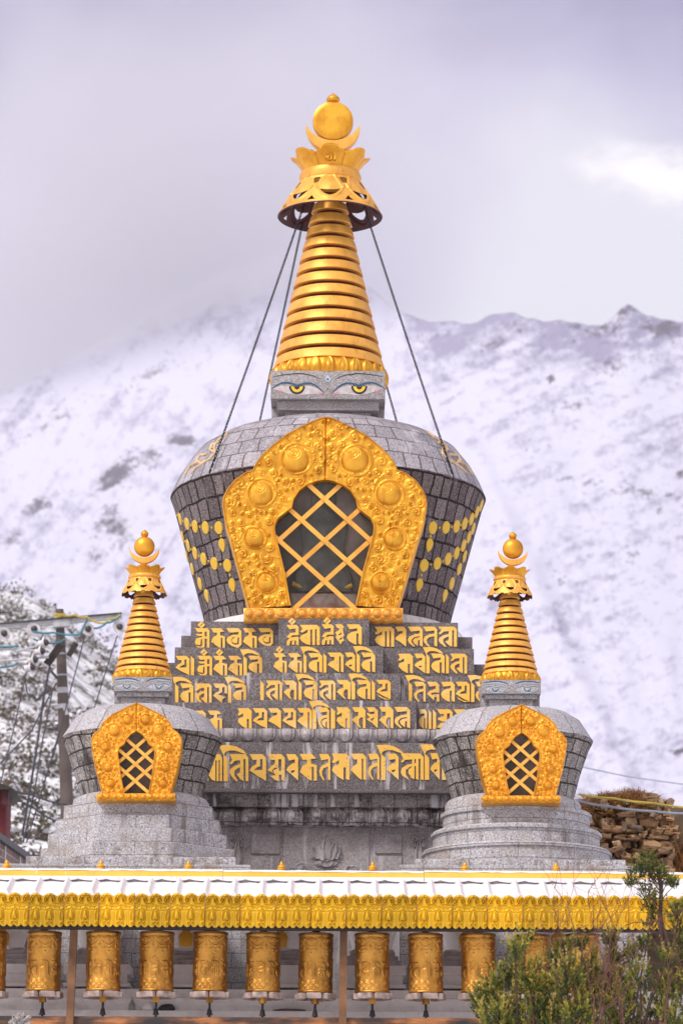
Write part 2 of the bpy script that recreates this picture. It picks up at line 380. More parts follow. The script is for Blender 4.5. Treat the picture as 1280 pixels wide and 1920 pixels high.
M['chain'] = plain('black_iron', (0.012, 0.012, 0.018), 0.45, 0.6)
M['black'] = plain('black_paint', (0.014, 0.013, 0.016), 0.5)
M['wood'] = plain('brown_wood', (0.17, 0.075, 0.03), 0.6, 0, 0.45, 6, 0.2)
M['wood_d'] = plain('dark_beam', (0.028, 0.018, 0.014), 0.6)
M['handle'] = plain('worn_handle_wood', (0.33, 0.25, 0.22), 0.7, 0, 0.5, 14, 0.3)
M['brass_dark'] = plain('dark_brass', (0.20, 0.10, 0.03), 0.45, 0.7)
M['white_eye'] = plain('eye_white', (0.50, 0.455, 0.46), 0.6, 0, 0.3, 16, 0.05)
M['eye_stone'] = granite('eye_stone', (0.42, 0.42, 0.45), (0.14, 0.14, 0.16), (0.60, 0.60, 0.64), sp=75)
M['blue'] = plain('eye_blue', (0.02, 0.075, 0.17), 0.6)
M['pale_blue'] = plain('pale_blue', (0.40, 0.49, 0.58), 0.6)
M['pink'] = plain('eye_pink', (0.62, 0.25, 0.29), 0.6)
M['iris'] = plain('eye_yellow', (0.80, 0.50, 0.03), 0.5)
M['concrete'] = plain('pole_concrete', (0.115, 0.088, 0.078), 0.8, 0, 0.2, 4, 0.1)
M['steel'] = plain('galvanised_steel', (0.42, 0.42, 0.45), 0.45, 0.3)
M['steel_d'] = plain('dark_steel', (0.06, 0.055, 0.06), 0.5, 0.3)
M['porcelain'] = plain('porcelain', (0.62, 0.59, 0.60), 0.3)
M['cable'] = plain('cable', (0.05, 0.05, 0.07), 0.6)
M['rope_blue'] = plain('blue_rope', (0.05, 0.20, 0.27), 0.7)
M['rope_yellow'] = plain('yellow_rope', (0.48, 0.37, 0.06), 0.7)
M['rope_grey'] = plain('grey_rope', (0.25, 0.29, 0.36), 0.7)

for nm_, lo_ in (('wheel', .62), ('eave', .80)):
    nt_ = M[nm_].node_tree; bs_ = nt_.nodes['Principled BSDF']; src_ = bs_.inputs['Base Color'].links[0].from_socket
    oi_ = nt_.nodes.new('ShaderNodeObjectInfo'); mr_ = nt_.nodes.new('ShaderNodeMapRange'); mr_.inputs[3].default_value = lo_; mr_.inputs[4].default_value = 1.12
    hs_ = nt_.nodes.new('ShaderNodeHueSaturation'); nt_.links.new(oi_.outputs['Random'], mr_.inputs[0]); nt_.links.new(mr_.outputs[0], hs_.inputs['Value']); nt_.links.new(src_, hs_.inputs['Color']); nt_.links.new(hs_.outputs[0], bs_.inputs['Base Color'])
# glass of the windows
t = NT('window_glass'); t.b.inputs['Alpha'].default_value = 0.22
M['glass'] = t.out((0.035, 0.04, 0.036), 0.12, 0.0, 0.35)
t = NT('niche_back')
c = t.ramp(t.noise(2.2, 5, 0.6), [(0.3, (0.12, 0.10, 0.09)), (0.7, (0.40, 0.29, 0.26)), (0.5, (0.22, 0.175, 0.155))])
M['niche'] = t.out(c, 0.8)
t = NT('niche_base'); M['niche_pink'] = t.out(t.ramp(t.noise(9, 5), [(0.4, (0.55, 0.50, 0.48)), (0.6, (0.42, 0.25, 0.24))]), 0.8)

# ------------------------------------------------------------------ lettering
G = {}
G['na'] = [[(0,0),(.8,0),(1,.15),(1,1),(.78,.95),(.78,.44),(.64,.44),(.64,1),(.4,.93),(.12,.8),(0,.63),(.08,.48),(.3,.38),(.7,.32),(.7,.19),(.18,.24)]]
G['ra'] = [[(0,0),(.75,0),(1,.15),(1,1),(.5,.78),(0,.62),(.15,.48),(.45,.37),(.68,.33),(.68,.2),(.22,.24)]]
G['va'] = [[(0,0),(.75,0),(1,.15),(1,1),(.7,.87),(.7,.6),(.42,.62),(.3,.72),(0,.6),(.15,.48),(.45,.37),(.72,.33),(.72,.2),(.22,.24)], [(.5,.72),(.72,.64),(.75,.9),(.28,.7),(.34,.62)]]
G['ka'] = [[(0,0),(.7,0),(.95,.17),(.65,.19),(.65,.36),(1,.42),(1,1),(.82,1),(.82,.5),(.7,.47),(.7,1),(.55,.97),(0,.68),(.15,.45),(.42,.36),(.42,.22),(.18,.22)]]
G['om'] = [[(0,0),(.85,0),(1,.12),(1,1),(.82,1),(.82,.17),(.2,.2)], [(.5,.1),(.67,.1),(.67,.93),(.55,1),(.25,1),(.06,.88),(.4,.93),(.5,.86)],
           [(.05,.29),(.55,.29),(.55,.39),(.2,.39)], [(.6,.42),(.9,.42),(.9,.53),(.6,.53)], [(0,.7),(.1,.52),(.4,.46),(.55,.46),(.55,.55),(.42,.55),(.38,.86),(.08,.82)]]
G['gu'] = [[(0,0),(.8,0),(1,.16),(1,.82),(.78,1),(.35,.9),(.1,.75),(0,.6),(.1,.45),(.4,.34),(.8,.32),(.8,.19),(.2,.23)]]
G['gu_hole'] = [[(.3,.6),(.42,.46),(.6,.44),(.38,.55),(.34,.65),(.5,.76),(.72,.74),(.74,.48),(.84,.47),(.82,.8),(.6,.84),(.4,.78)]]
G['hum'] = [[(0,0),(.8,0),(1,.1),(1,.5),(.5,.5),(.25,.64),(0,.6),(.3,.4),(.75,.36),(.75,.17),(.25,.22)],
            [(0,1),(.03,.8),(.28,.62),(.9,.57),(1,.62),(1,1),(.78,.97),(.78,.78),(.66,.74),(.66,.97),(.44,.97),(.44,.76),(.32,.78),(.24,1)]]
G['sha'] = [[(0,0),(.85,0),(1,.14),(1,.2),(.35,.24),(.14,.38),(0,.34),(.14,.2)], [(.84,.1),(1,.13),(1,1),(.84,1)], [(.62,.1),(.76,.1),(.76,1),(.62,1)],
            [(.38,.1),(.53,.1),(.53,1),(.3,.95),(.08,.8),(0,.65),(.1,.5),(.38,.4)]]
G['ga'] = [[(0,0),(.8,0),(1,.14),(1,1),(.82,.97),(.82,.19),(.72,.19),(.72,1),(.5,.9),(0,.62),(.15,.48),(.42,.38),(.42,.22),(.2,.22)]]
G['ta'] = [[(0,0),(.8,0),(1,.15),(1,1),(.8,.95),(.8,.19),(.2,.24)], [(.85,.34),(.45,.38),(.1,.5),(0,.65),(.08,.8),(.38,1),(.48,.97),(.27,.8),(.24,.66),(.4,.53),(.85,.46)]]
G['la'] = G['ta'] + [[(.84,.52),(.5,.57),(.33,.68),(.42,.82),(.68,.97),(.68,.7),(.84,.62)]]
G['tha'] = [[(0,0),(.85,0),(1,.14),(1,1),(.84,1),(.84,.18),(.74,.18),(.74,1),(.55,.92),(.55,.22),(.3,.24),(.1,.38),(0,.36),(.14,.2)],
            [(.6,.36),(.3,.42),(.05,.55),(0,.66),(.08,.8),(.34,1),(.44,1),(.26,.78),(.26,.62),(.42,.52),(.6,.48)], [(.36,.74),(.6,.66),(.6,.95)]]
G['ya'] = [[(0,0),(.78,0),(1,.15),(1,1),(.78,.9),(.78,.18),(.2,.22)], [(.42,.15),(.64,.15),(.64,.44),(.4,.5),(.26,.6),(.84,.58),(.9,.95),(.5,.82),(0,.6),(.15,.46),(.42,.36)]]
G['yra'] = G['ya'] + [[(.1,.74),(.5,.92),(.96,1),(.6,1),(.2,.86)]]
G['da'] = [[(0,0),(.75,0),(1,.15),(1,1),(.8,.97),(.8,.76),(.62,.74),(.55,.92),(.3,.76),(0,.6),(.18,.46),(.7,.34),(.7,.2),(.22,.24)]]
G['da_hole'] = [[(.3,.58),(.55,.52),(1.0,.54),(1.0,.6),(.6,.62),(.4,.66)]]
G['dha'] = [[(0,0),(.75,0),(1,.15),(1,.5),(.82,.48),(.82,.18),(.2,.22)], [(.42,.15),(.66,.15),(.66,.42),(.35,.55),(.6,.6),(.9,.68),(.68,.78),(.62,.98),(.3,.78),(0,.6),(.2,.45),(.42,.38)]]
G['sa'] = [[(0,0),(.78,0),(1,.15),(1,1),(.8,.97),(.8,.48),(.62,.48),(.5,.6),(.5,.78),(.66,1),(.5,.93),(0,.6),(.2,.46),(.46,.4),(.46,.22),(.2,.22)], [(.6,.35),(.9,.35),(.9,.46),(.6,.46)], [(.7,.15),(.95,.15),(.95,.4),(.8,.4),(.8,.22),(.7,.22)]]
G['bha'] = [[(0,0),(.8,0),(1,.14),(1,1),(.8,.96),(.8,.52),(.66,.52),(.66,1),(.3,.85),(.02,.65),(.06,.5),(.4,.4),(.4,.24),(.12,.36),(0,.32),(.12,.18)], [(.5,.1),(.66,.1),(.66,.45),(.5,.45)], [(.6,.36),(.9,.36),(.9,.46),(.6,.46)], [(.8,.1),(1,.14),(1,.5),(.8,.5)]]
G['gha'] = [[(0,0),(.7,0),(1,.16),(1,1),(.5,.75),(0,.58),(.3,.46),(.05,.36),(.02,.26),(.4,.34),(.7,.3),(.7,.2),(.25,.22)]]
G['gha_hole'] = [[(.35,.58),(.6,.48),(.68,.52),(.45,.66)]]
G['zz'] = [[(0,0),(.75,0),(1,.14),(.85,.2),(.9,.36),(1,.55),(.85,.62),(1,.8),(.75,.86),(.65,1),(.3,.8),(.05,.62),(.2,.55),(0,.4),(.4,.28),(.5,.2),(.25,.18)]]
G['zz_hole'] = [[(.35,.5),(.7,.4),(.72,.47),(.45,.56)], [(.45,.72),(.78,.62),(.8,.7),(.55,.78)]]
G['nma'] = [[(0,0),(.8,0),(1,.15),(1,1),(.8,.95),(.8,.18),(.2,.22)], [(.42,.15),(.62,.15),(.62,.5),(.4,.5),(.22,.62),(.4,.72),(0,.6),(.2,.44),(.42,.36)], [(.3,.6),(.66,.5),(.66,1),(.4,.95),(.15,.8),(.45,.78)], [(.6,.62),(.9,.62),(.9,.76),(.6,.76)]]
G['nu'] = [[(0,0),(.8,0),(1,.15),(1,.8),(.82,.75),(.82,.2),(.2,.24)], [(.44,.15),(.64,.15),(.64,.66),(.3,.6),(.05,.52),(.1,.42),(.44,.36)], [(0,.92),(.25,.7),(.9,.66),(.95,.8),(.7,1),(.4,1)]]
G['danda'] = [[(0,0),(1,.18),(1,1),(0,1)]]
# three stemmed letter of the lowest band
G['kra'] = [[(0,0),(.85,0),(1,.14),(1,1),(.86,.97),(.86,.2),(.2,.24),(.1,.34),(0,.32),(.12,.18)], [(.66,.1),(.78,.1),(.78,1),(.66,.95)], [(.5,.1),(.6,.1),(.6,.97),(.44,.9),(.5,.5)],
            [(.66,.36),(.3,.42),(.05,.55),(0,.7),(.08,.84),(.38,1),(.24,.8),(.22,.64),(.4,.5),(.66,.47)], [(.5,.5),(.34,.6),(.34,.75),(.5,.9)]]

def glyph_polys(g, x0, x1, y0, y1, dot=False):
    """list of (outer, holes) in photo pixels"""
    out = []
    W, H = x1 - x0, y1 - y0
    if g == 'i':
        out.append(([(x0, y0), (x1, y0 + .18 * H), (x1, y1), (x0, y1)], []))
        arc = [(-.17, -.32), (.2, -.34), (.48, -.28), (.72, -.15), (.86, .0), (.66, -.05), (.45, -.13), (.22, -.14), (.07, -.08), (0.0, .04)]
        out.append(([(x0 + a * H, y0 + b * H) for a, b in arc], []))
        return out
    holes = [[(x0 + a * W, y0 + b * H) for a, b in h] for h in G.get(g + '_hole', [])]
    for k, poly in enumerate(G[g]):
        out.append(([(x0 + a * W, y0 + b * H) for a, b in poly], holes if k == 0 else []))
    if dot:
        cx, cy, r = x0 + W * .45, y0 - .17 * H, .19 * H
        out.append(([(cx, cy - r), (cx + r, cy), (cx, cy + r), (cx - r, cy)],
                    [[(cx + .3 * r, cy - .45 * r), (cx + .42 * r, cy - .3 * r), (cx - .3 * r, cy + .45 * r), (cx - .42 * r, cy + .3 * r)]]))
    return out
def lettering(specs, Y, parent):
    specs = sorted(specs, key=lambda q: q[1]); k = 0
    for a, b in zip(specs[:-1], specs[1:]):
        if b[1] - a[2] > 100:                # two stones with a middle one between them
            i = specs.index(b); lettering(specs[:i], Y, parent); return lettering(specs[i:], Y, parent)
    mb = MB()
    for sp in specs:
        for outer, holes in glyph_polys(*sp):
            o = [(P(x, y, Y).x, P(x, y, Y).z) for x, y in outer]
            hs = [[(P(x, y, Y).x, P(x, y, Y).z) for x, y in h] for h in holes]
            mb.prism(o, Y - 0.011 - 0.0004 * (k % 9), Y + 0.01, hs); k += 1
    return mb.build('gold_lettering', M['gold_letter'], parent)

# ------------------------------------------------------------------ embossed relief helpers
def curls(X, Y, items):
    """sum of spiral curls / bosses; items: (cx, cy, R, sign, amp, kind)"""
    h = np.zeros_like(X); rngt = np.random.default_rng(99); last = {}
    for cx, cy, R, sg, A, kd in sorted(items, key=lambda q: (q[1], -q[0])):
        dx, dy = X - cx, Y - cy
        d = np.hypot(dx, dy) / R
        m = d < 1.6
        if not m.any(): continue
        dd = d[m]; th = np.arctan2(dy[m], dx[m])
        if kd == 'boss':
            dome = np.sqrt(np.clip(1 - dd ** 2, 0, 1)) * 1.0
            # spiral grooves off centre, like a conch
            ex, ey = dx[m] / R + .12, dy[m] / R + .42
            e = np.hypot(ex, ey); et = np.arctan2(ey, ex)
            dome = dome + .09 * np.cos(2 * np.pi * (e * 5.2 - sg * et / (2 * np.pi))) * (e < .5) * (dd < .95)
            ring = .30 * np.exp(-((dd - 1.20 - .12 * np.sin(th * sg + 1)) / .08) ** 2)
            v = A * (dome + ring)
        else:
            sp = 0.5 + 0.5 * np.cos(2 * np.pi * (1.35 * dd - sg * th / (2 * np.pi)))
            v = A * (sstep(1.12, .8, dd) * (.22 + .78 * sp ** .8) + .5 * np.exp(-(dd / .30) ** 2))
        h[m] = np.maximum(h[m], v)
        # a tail that unrolls from the curl like a tendril
        if kd != 'curl' or R > 3:
            t0 = rngt.uniform(0, 6.28) if cx >= 0 else None
            if t0 is None: t0 = math.pi - last.get((round(-cx, 3), round(cy, 3)), 0)
            else: last[(round(cx, 3), round(cy, 3))] = t0
            big = d < 3.2
            lx, ly = dx[big], dy[big]; best = np.full(lx.shape, 9e9); wv = np.zeros(lx.shape)
            for k in range(26):
                f = k / 25; rr_ = R * ((1.12 if kd == 'boss' else .95) + (.75 if kd == 'boss' else 1.15) * f ** 1.3); a = t0 + sg * f * (2.9 if kd == 'boss' else 2.3)
                q = np.hypot(lx - rr_ * math.cos(a), ly - rr_ * math.sin(a)); nw_ = q < best; best = np.where(nw_, q, best); wv = np.where(nw_, 1 - .65 * f, wv)
            wd_ = (.13 if kd == 'boss' else .22) * R
            h[big] = np.maximum(h[big], (.40 if kd == 'boss' else .30) * wv * np.exp(-(best / wd_) ** 2))
    return h
def resample(pts, n):
    pts = np.array(pts, float); d = np.r_[0, np.cumsum(np.hypot(*np.diff(pts, axis=0).T))]
    t = np.linspace(0, d[-1], n); return np.stack([np.interp(t, d, pts[:, 0]), np.interp(t, d, pts[:, 1])], 1)

def arch_window(parent, cfun, outer, inner, knots, bosses, Yf, depth, scale, seed, lat, nseg=(70, 40, 26, 90), ns=90, niche=None):
    """gilded embossed window surround. outer/inner: lists of (half width, y) from apex to foot in photo pixels"""
    def seg(lst, ks):
        out = []
        for a, b, n in zip(ks[:-1], ks[1:], nseg): out.append(resample(lst[a:b + 1], n + 1)[:-1])
        out.append(np.array([lst[ks[-1]]], float)); return np.concatenate(out)
    o = seg(outer, knots[0]); i = seg(inner, knots[1])
    o = np.concatenate([o[::-1] * [-1, 1], o[1:]]); i = np.concatenate([i[::-1] * [-1, 1], i[1:]])
    s = np.linspace(0, 1, ns)[:, None, None]
    G2 = o[None] * (1 - s) + i[None] * s
    hw, yy = G2[..., 0], G2[..., 1]; cx = cfun(yy)
    X, Yp = hw + cx, yy
    rng = np.random.default_rng(seed)
    items = [(a + 0, b, R, 1, 1.0, 'boss') for a, b, R in bosses] + [(-a, b, R, -1, 1.0, 'boss') for a, b, R in bosses]
    pts = []
    tries = 0
    half = hw.shape[1] // 2
    while tries < 2600:
        tries += 1
        a = rng.integers(half + 2, hw.shape[1] - 2); b = rng.integers(6, ns - 12)
        px, py = hw[b, a], yy[b, a]
        R = scale * (rng.uniform(6.0, 9.0) if tries < 500 else rng.uniform(3.2, 5.5))
        if px < R * .8: continue
        if any(math.hypot(px - q[0], py - q[1]) < (R + q[2] * 1.27) for q in bosses): continue
        if any(math.hypot(px - q[0], py - q[1]) < (R + q[2]) * 1.22 for q in pts): continue
        W = math.hypot(o[a, 0] - i[a, 0], o[a, 1] - i[a, 1])
        if s[b, 0, 0] * W < R + 2 * scale or (1 - s[b, 0, 0]) * W < R + 5 * scale: continue
        pts.append((px, py, R, rng.choice([-1, 1])))
    for px, py, R, sg in pts:
        items += [(px, py, R, sg, .34, 'curl'), (-px, py, R, -sg, .34, 'curl')]
    h = curls(hw, yy, items)
    vin = fbm(np.abs(hw) / (15 * scale), yy / (15 * scale), 2, seed, .4, True)
    h = np.maximum(h, .13 * sstep(.6, .95, vin))
    sv = s[..., 0] + 0 * hw
    Wd = np.hypot(o[:, 0] - i[:, 0], o[:, 1] - i[:, 1])[None]
    do = sv * Wd; di = (1 - sv) * Wd
    edge = sstep(0, 2.2 * scale, do) ; h = h * sstep(1.5 * scale, 4 * scale, do) * sstep(3.2 * scale, 5.5 * scale, di)
    h = h + .42 * np.exp(-((do - 2.2 * scale) / (1.2 * scale)) ** 2) + .55 * sstep(4.4 * scale, 3.2 * scale, di) * sstep(0, .8 * scale, di)
    h = h - .35 * np.exp(-(np.abs(hw) / (1.2 * scale)) ** 2) * (yy < inner[0][1])
    pxm = S(float(yy.mean()), Yf)
    Dp = Yf - h * (9.5 if scale > .8 else 15) * scale * pxm
    # pixel -> metres at the frame's own plane
    ax, az = np.vectorize(lambda a, b: P(a, b, Yf).x)(X, Yp), np.vectorize(lambda a, b: P(a, b, Yf).z)(X, Yp)
    V = np.stack([ax, Dp, az], -1)
    # outer wall going back, inner reveal going back
    back_o = V[0].copy(); back_o[:, 1] = Yf + depth
    back_i = V[-1].copy(); back_i[:, 1] = Yf + 0.10
    V = np.concatenate([back_o[None], V, back_i[None]])
    fr = grid_obj('window_frame', V, M['gold'] if scale > .8 else M['gold_bright'], parent, 50)
    # lattice bars
    ip = [(cfun(p[1]) + p[0], p[1]) for p in i]
    poly = np.array(ip)
    def inside(x, y):
        x0, y0 = poly[:, 0], poly[:, 1]; x1, y1 = np.roll(x0, -1), np.roll(y0, -1)
        c = ((y0 > y) != (y1 > y)) & (x < (x1 - x0) * (y - y0) / (y1 - y0 + 1e-12) + x0)
        return c.sum() % 2 == 1
    fpoly = [(P(x, y, Yf).x, P(x, y, Yf).z) for x, y in ip]
    xc = cfun(inner[len(inner) // 2][1])
    mb = MB(); ov = lat['w']
    for yk in lat['ys']:
        for sg in (1, -1):
            xs = [x for x in np.arange(xc - 150, xc + 150, .5) if inside(x, yk[0 if sg > 0 else 1] + sg * lat['slope'] * (x - xc))]
            if not xs: continue
            xa, xb = min(xs) - ov, max(xs) + ov
            f = lambda x: yk[0 if sg > 0 else 1] + sg * lat['slope'] * (x - xc)
            dx, dy = 1, sg * lat['slope']; l = math.hypot(dx, dy); nx, ny = -dy / l * ov / 2, dx / l * ov / 2
            q = [(xa + nx, f(xa) + ny), (xb + nx, f(xb) + ny), (xb - nx, f(xb) - ny), (xa - nx, f(xa) - ny)]
            yf = Yf + (0.012 if sg > 0 else 0.027)
            mb.prism([(P(x, y, Yf).x, P(x, y, Yf).z) for x, y in q], yf, yf + 0.014)
    mb.build('window_lattice', M['gold_ring'], parent)
    g = MB(); g.prism(fpoly, Yf + 0.055, Yf + 0.061); g.build('window_pane', M['glass'], parent)
    nb = MB(); nb.prism(fpoly, 0, .01); zlo_, zhi_ = min(q[1] for q in fpoly), max(q[1] for q in fpoly)
    n0, n1 = (.10, .31) if scale > .8 else (.065, .22)
    nb.v = [(x_, Yf + n1 + (n0 - n1) * (z_ - zlo_) / (zhi_ - zlo_) + y_, z_) for x_, y_, z_ in nb.v]; nb.build('niche_wall', M['niche'], parent)
    # stone body of the projecting window
    W2 = [(cfun(p[1]) + p[0] * .985, p[1] + (1.5 if p[1] < outer[5][1] else 0)) for p in o]
    st = MB(); st.prism([(P(x, y, Yf).x, P(x, y, Yf).z) for x, y in W2], Yf + depth - 0.02, Yf + depth + 0.5)
    st.build('window_surround', M['granite_d'], parent)
    return fr

def petal_ring(name, cx, cy, r0, r1, z0, z1, n, mat, parent, amp=0.03, ny=22, per=28, ang=(0, 2 * math.pi), curve=0.35, flip=False):
    th = np.linspace(ang[0], ang[1], int(n * per * (ang[1] - ang[0]) / (2 * math.pi)) + 1); v = np.linspace(0, 1, ny)
    T, Vv = np.meshgrid(th, v)
    u = (T * n / (2 * math.pi)) % 1.0 - .5
    vv = 1 - Vv if flip else Vv
    lim = .47 * np.sqrt(np.clip(1 - (np.clip(vv - .25, 0, 1) / .75) ** 2.2, 0, 1))
    inside = sstep(0, .07, lim - np.abs(u))
    hgt = inside * (.45 + .55 * np.cos(u / .5 * np.pi / 2)) + .5 * np.exp(-((np.abs(u) - lim * .62) / .05) ** 2) * inside + .55 * np.exp(-((u / .12) ** 2 + ((vv - .32) / .16) ** 2))
    R = r0 + (r1 - r0) * Vv + curve * abs(z1 - z0) * np.sin(Vv * np.pi) * .5 + amp * hgt
    V = np.stack([cx + R * np.cos(T), cy + R * np.sin(T), z0 + (z1 - z0) * Vv], -1)
    top = V[-1:].copy(); top[..., 0] = cx + (V[-1:, :, 0] - cx) * .8; top[..., 1] = cy + (V[-1:, :, 1] - cy) * .8
    bot = V[:1].copy(); bot[..., 0] = cx + (V[:1, :, 0] - cx) * .8; bot[..., 1] = cy + (V[:1, :, 1] - cy) * .8
    return grid_obj(name, np.concatenate([bot, V, top]), mat, parent, 60)
def petal_row(name, x0, x1, Yf, z0, z1, n, mat, parent, amp=0.03, back=0.2, per=26, ny=20, bulge=0.05, flip=False):
    xs = np.linspace(x0, x1, n * per + 1); v = np.linspace(0, 1, ny); X, Vv = np.meshgrid(xs, v)
    u = ((X - x0) / (x1 - x0) * n) % 1.0 - .5; u[:, -1] = .5
    vv = 1 - Vv if flip else Vv
    lim = .46 * np.sqrt(np.clip(1 - (np.clip(vv - .35, 0, 1) / .65) ** 2.4, 0, 1))
    ins = sstep(0, .06, lim - np.abs(u))
    h = ins * (.75 + .25 * np.cos(u * np.pi)) - .5 * np.exp(-((np.abs(u) - lim * .62) / .03) ** 2) * ins + .25 * np.exp(-((u / .22) ** 2 + ((vv - .45) / .25) ** 2))
    Yv = Yf - amp * h - bulge * np.sin(Vv * np.pi)
    V = np.stack([X, Yv, z0 + (z1 - z0) * Vv], -1)
    t = V[-1:].copy(); t[..., 1] = Yf + back; b = V[:1].copy(); b[..., 1] = Yf + back
    return grid_obj(name, np.concatenate([b, V, t]), mat, parent, 55)

def boss_row(name, px0, px1, py0, py1, Yf, n, mat, parent, amp, back):
    nx, ny = n * 26 + 1, 40
    X, Yp = np.meshgrid(np.linspace(px0, px1, nx), np.linspace(py1, py0, ny)); pitch = (px1 - px0) / n; H = py1 - py0
    its = [(px0 + (k + .5) * pitch, py0 + H * .46, min(pitch * .36, H * .36), 1 if k % 2 else -1, .8, 'boss') for k in range(n)]
    its += [(px0 + k * pitch, py0 + H * .80, H * .15, 1, .5, 'curl') for k in range(1, n)]
    h = curls(X, Yp, its); v = (Yp - py0) / H
    h = h + .9 * np.sqrt(np.clip(1 - (2 * v - 1) ** 2, 0, 1)) * (.75 + .25 * np.abs(np.cos((X - px0) / pitch * np.pi + np.pi / 2)))
    fx = np.vectorize(lambda a, b: P(a, b, Yf).x)(X, Yp); fz = np.vectorize(lambda a, b: P(a, b, Yf).z)(X, Yp)
    edge = sstep(0, .03, v) * sstep(0, .03, 1 - v)
    sc_ = .05 * H * S(1300, Yf) * np.abs(np.sin((X - px0) / pitch * np.pi))
    fz = fz - sc_ * (v > .85)
    V = np.stack([fx, Yf - amp * h, fz], -1); b = V[:1].copy(); b[..., 1] = Yf + back; t_ = V[-1:].copy(); t_[..., 1] = Yf + back
    return grid_obj(name, np.concatenate([b, V, t_]), mat, parent, 60)

def lathe_uv(name, cx, cy, prof, mat, parent, seg=128, smooth=40, sub=4, uscale=None):
    pr = []
    for (r0, z0), (r1, z1) in zip(prof[:-1], prof[1:]):
        for k in range(sub): pr.append((r0 + (r1 - r0) * k / sub, z0 + (z1 - z0) * k / sub))
    pr.append(prof[-1]); pr = np.array(pr)
    th = np.linspace(0, 2 * math.pi, seg + 1) + math.pi / 2
    V = np.stack([cx + pr[:, :1] * np.cos(th), cy + pr[:, :1] * np.sin(th), pr[:, 1:] + 0 * th], -1)
    d = np.r_[0, np.cumsum(np.hypot(*np.diff(pr, axis=0).T))]
    ru = uscale or pr[:, 0].mean()
    uv = np.stack([np.broadcast_to(th * ru, V.shape[:2]), np.broadcast_to(d[:, None], V.shape[:2])], -1)
    return grid_obj(name, V, mat, parent, smooth, uv=uv)

# ------------------------------------------------------------------ the stupas
ZG = 2.05                                   # level of the terrace the stupas stand on
EYE = dict(
    sclera=[(130,550),(200,525),(270,525),(335,538),(420,524),(480,542),(545,584),(500,590),(420,593),(340,600),(260,589),(190,567)],
    lid=[(125,550),(160,522),(210,500),(270,502),(330,524),(400,503),(450,508),(500,537),(545,585)],
    brow=[(140,452),(250,434),(350,427),(450,442),(520,472)],
    under=[(150,556),(200,582),(270,606),(340,618),(420,610),(500,603)])
def ribbon(pts, w, taper=True):
    pts = resample(pts, 18); d = np.gradient(pts, axis=0); n = np.stack([-d[:, 1], d[:, 0]], 1); n /= np.linalg.norm(n, axis=1)[:, None] + 1e-9
    t = np.linspace(0, 1, len(pts)); k = (w / 2 * (np.sin(t * np.pi) ** .5 * .8 + .2) if taper else w / 2 + 0 * t)[:, None]
    return np.concatenate([pts + n * k, (pts - n * k)[::-1]])
def arc(cx, cy, r, a0, a1, n=20): return [(cx + r * math.cos(a), cy + r * math.sin(a)) for a in np.linspace(a0, a1, n)]

def painted_eyes(block, xc, hw, y0, y1, Yf, rich):
    conv = lambda q, sg: [(P(xc + sg * (x - 577) / 457 * hw, y0 + (y - 405) / 225 * (y1 - y0), Yf).x,
                           P(xc + sg * (x - 577) / 457 * hw, y0 + (y - 405) / 225 * (y1 - y0), Yf).z) for x, y in q]
    for sg in (1, -1):
        mb = MB(); mb.prism(conv(EYE['sclera'], sg), Yf - 0.003, Yf + 0.01)
        e = mb.build('painted_eye', M['white_eye'] if rich else M['eye_stone'], block)
        b = MB()
        b.prism(conv(ribbon(EYE['lid'], 13 if rich else 9), sg), Yf - 0.006, Yf + 0.01); b.build('eyelid', M['blue'] if rich else M['pale_blue'], e)
        b = MB(); b.prism(conv(ribbon(EYE['brow'], 7 if rich else 14), sg), Yf - 0.0035, Yf + 0.01); b.build('eyebrow', M['black'] if rich else M['blue'], e)
        if not rich:
            b = MB(); b.prism(conv(ribbon([(x, y + 26) for x, y in EYE['brow']], 14), sg), Yf - 0.003, Yf + 0.01); b.build('eyebrow', M['pale_blue'], e)
            b = MB(); b.prism(conv(ribbon(EYE['under'], 12), sg), Yf - 0.0055, Yf + 0.01); b.build('lower_lid', M['pale_blue'], e)
            b = MB(); b.prism(conv(ribbon(arc(328, 530, 55, 0.1, math.pi - .1), 12, False), sg), Yf - 0.006, Yf + 0.01); b.build('iris', M['blue'], e)
            continue
        b = MB(); b.prism(conv(arc(328, 530, 64, 0, math.pi) + [(290, 524), (328, 535), (370, 524)], sg), Yf - 0.0045, Yf + 0.01); b.build('pupil', M['black'], e)
        b = MB(); b.prism(conv(arc(328, 530, 47, 0, math.pi) + arc(328, 533, 23, math.pi, 0), sg), Yf - 0.0055, Yf + 0.01); b.build('iris', M['iris'], e)
        b = MB(); b.prism(conv([(150, 553), (215, 560), (190, 575)], sg), Yf - 0.0047, Yf + 0.01); b.build('eye_corner', M['pink'], e)
        b = MB(); b.prism(conv([(545, 584), (490, 572), (505, 596)], sg), Yf - 0.0047, Yf + 0.01); b.build('eye_corner', M['pink'], e)
    b = MB(); b.prism(conv([(574, 436), (592, 462)] + arc(574, 475, 22, -.3, math.pi + .3, 12) + [(556, 462)], 1), Yf - 0.006, Yf + 0.01)
    m = b.build('forehead_mark', M['pale_blue'], block)
    b = MB(); b.prism(conv(arc(574, 474, 8, 0, 2 * math.pi, 13)[:-1], 1), Yf - 0.009, Yf + 0.01); b.build('mark_centre', M['blue'], m)

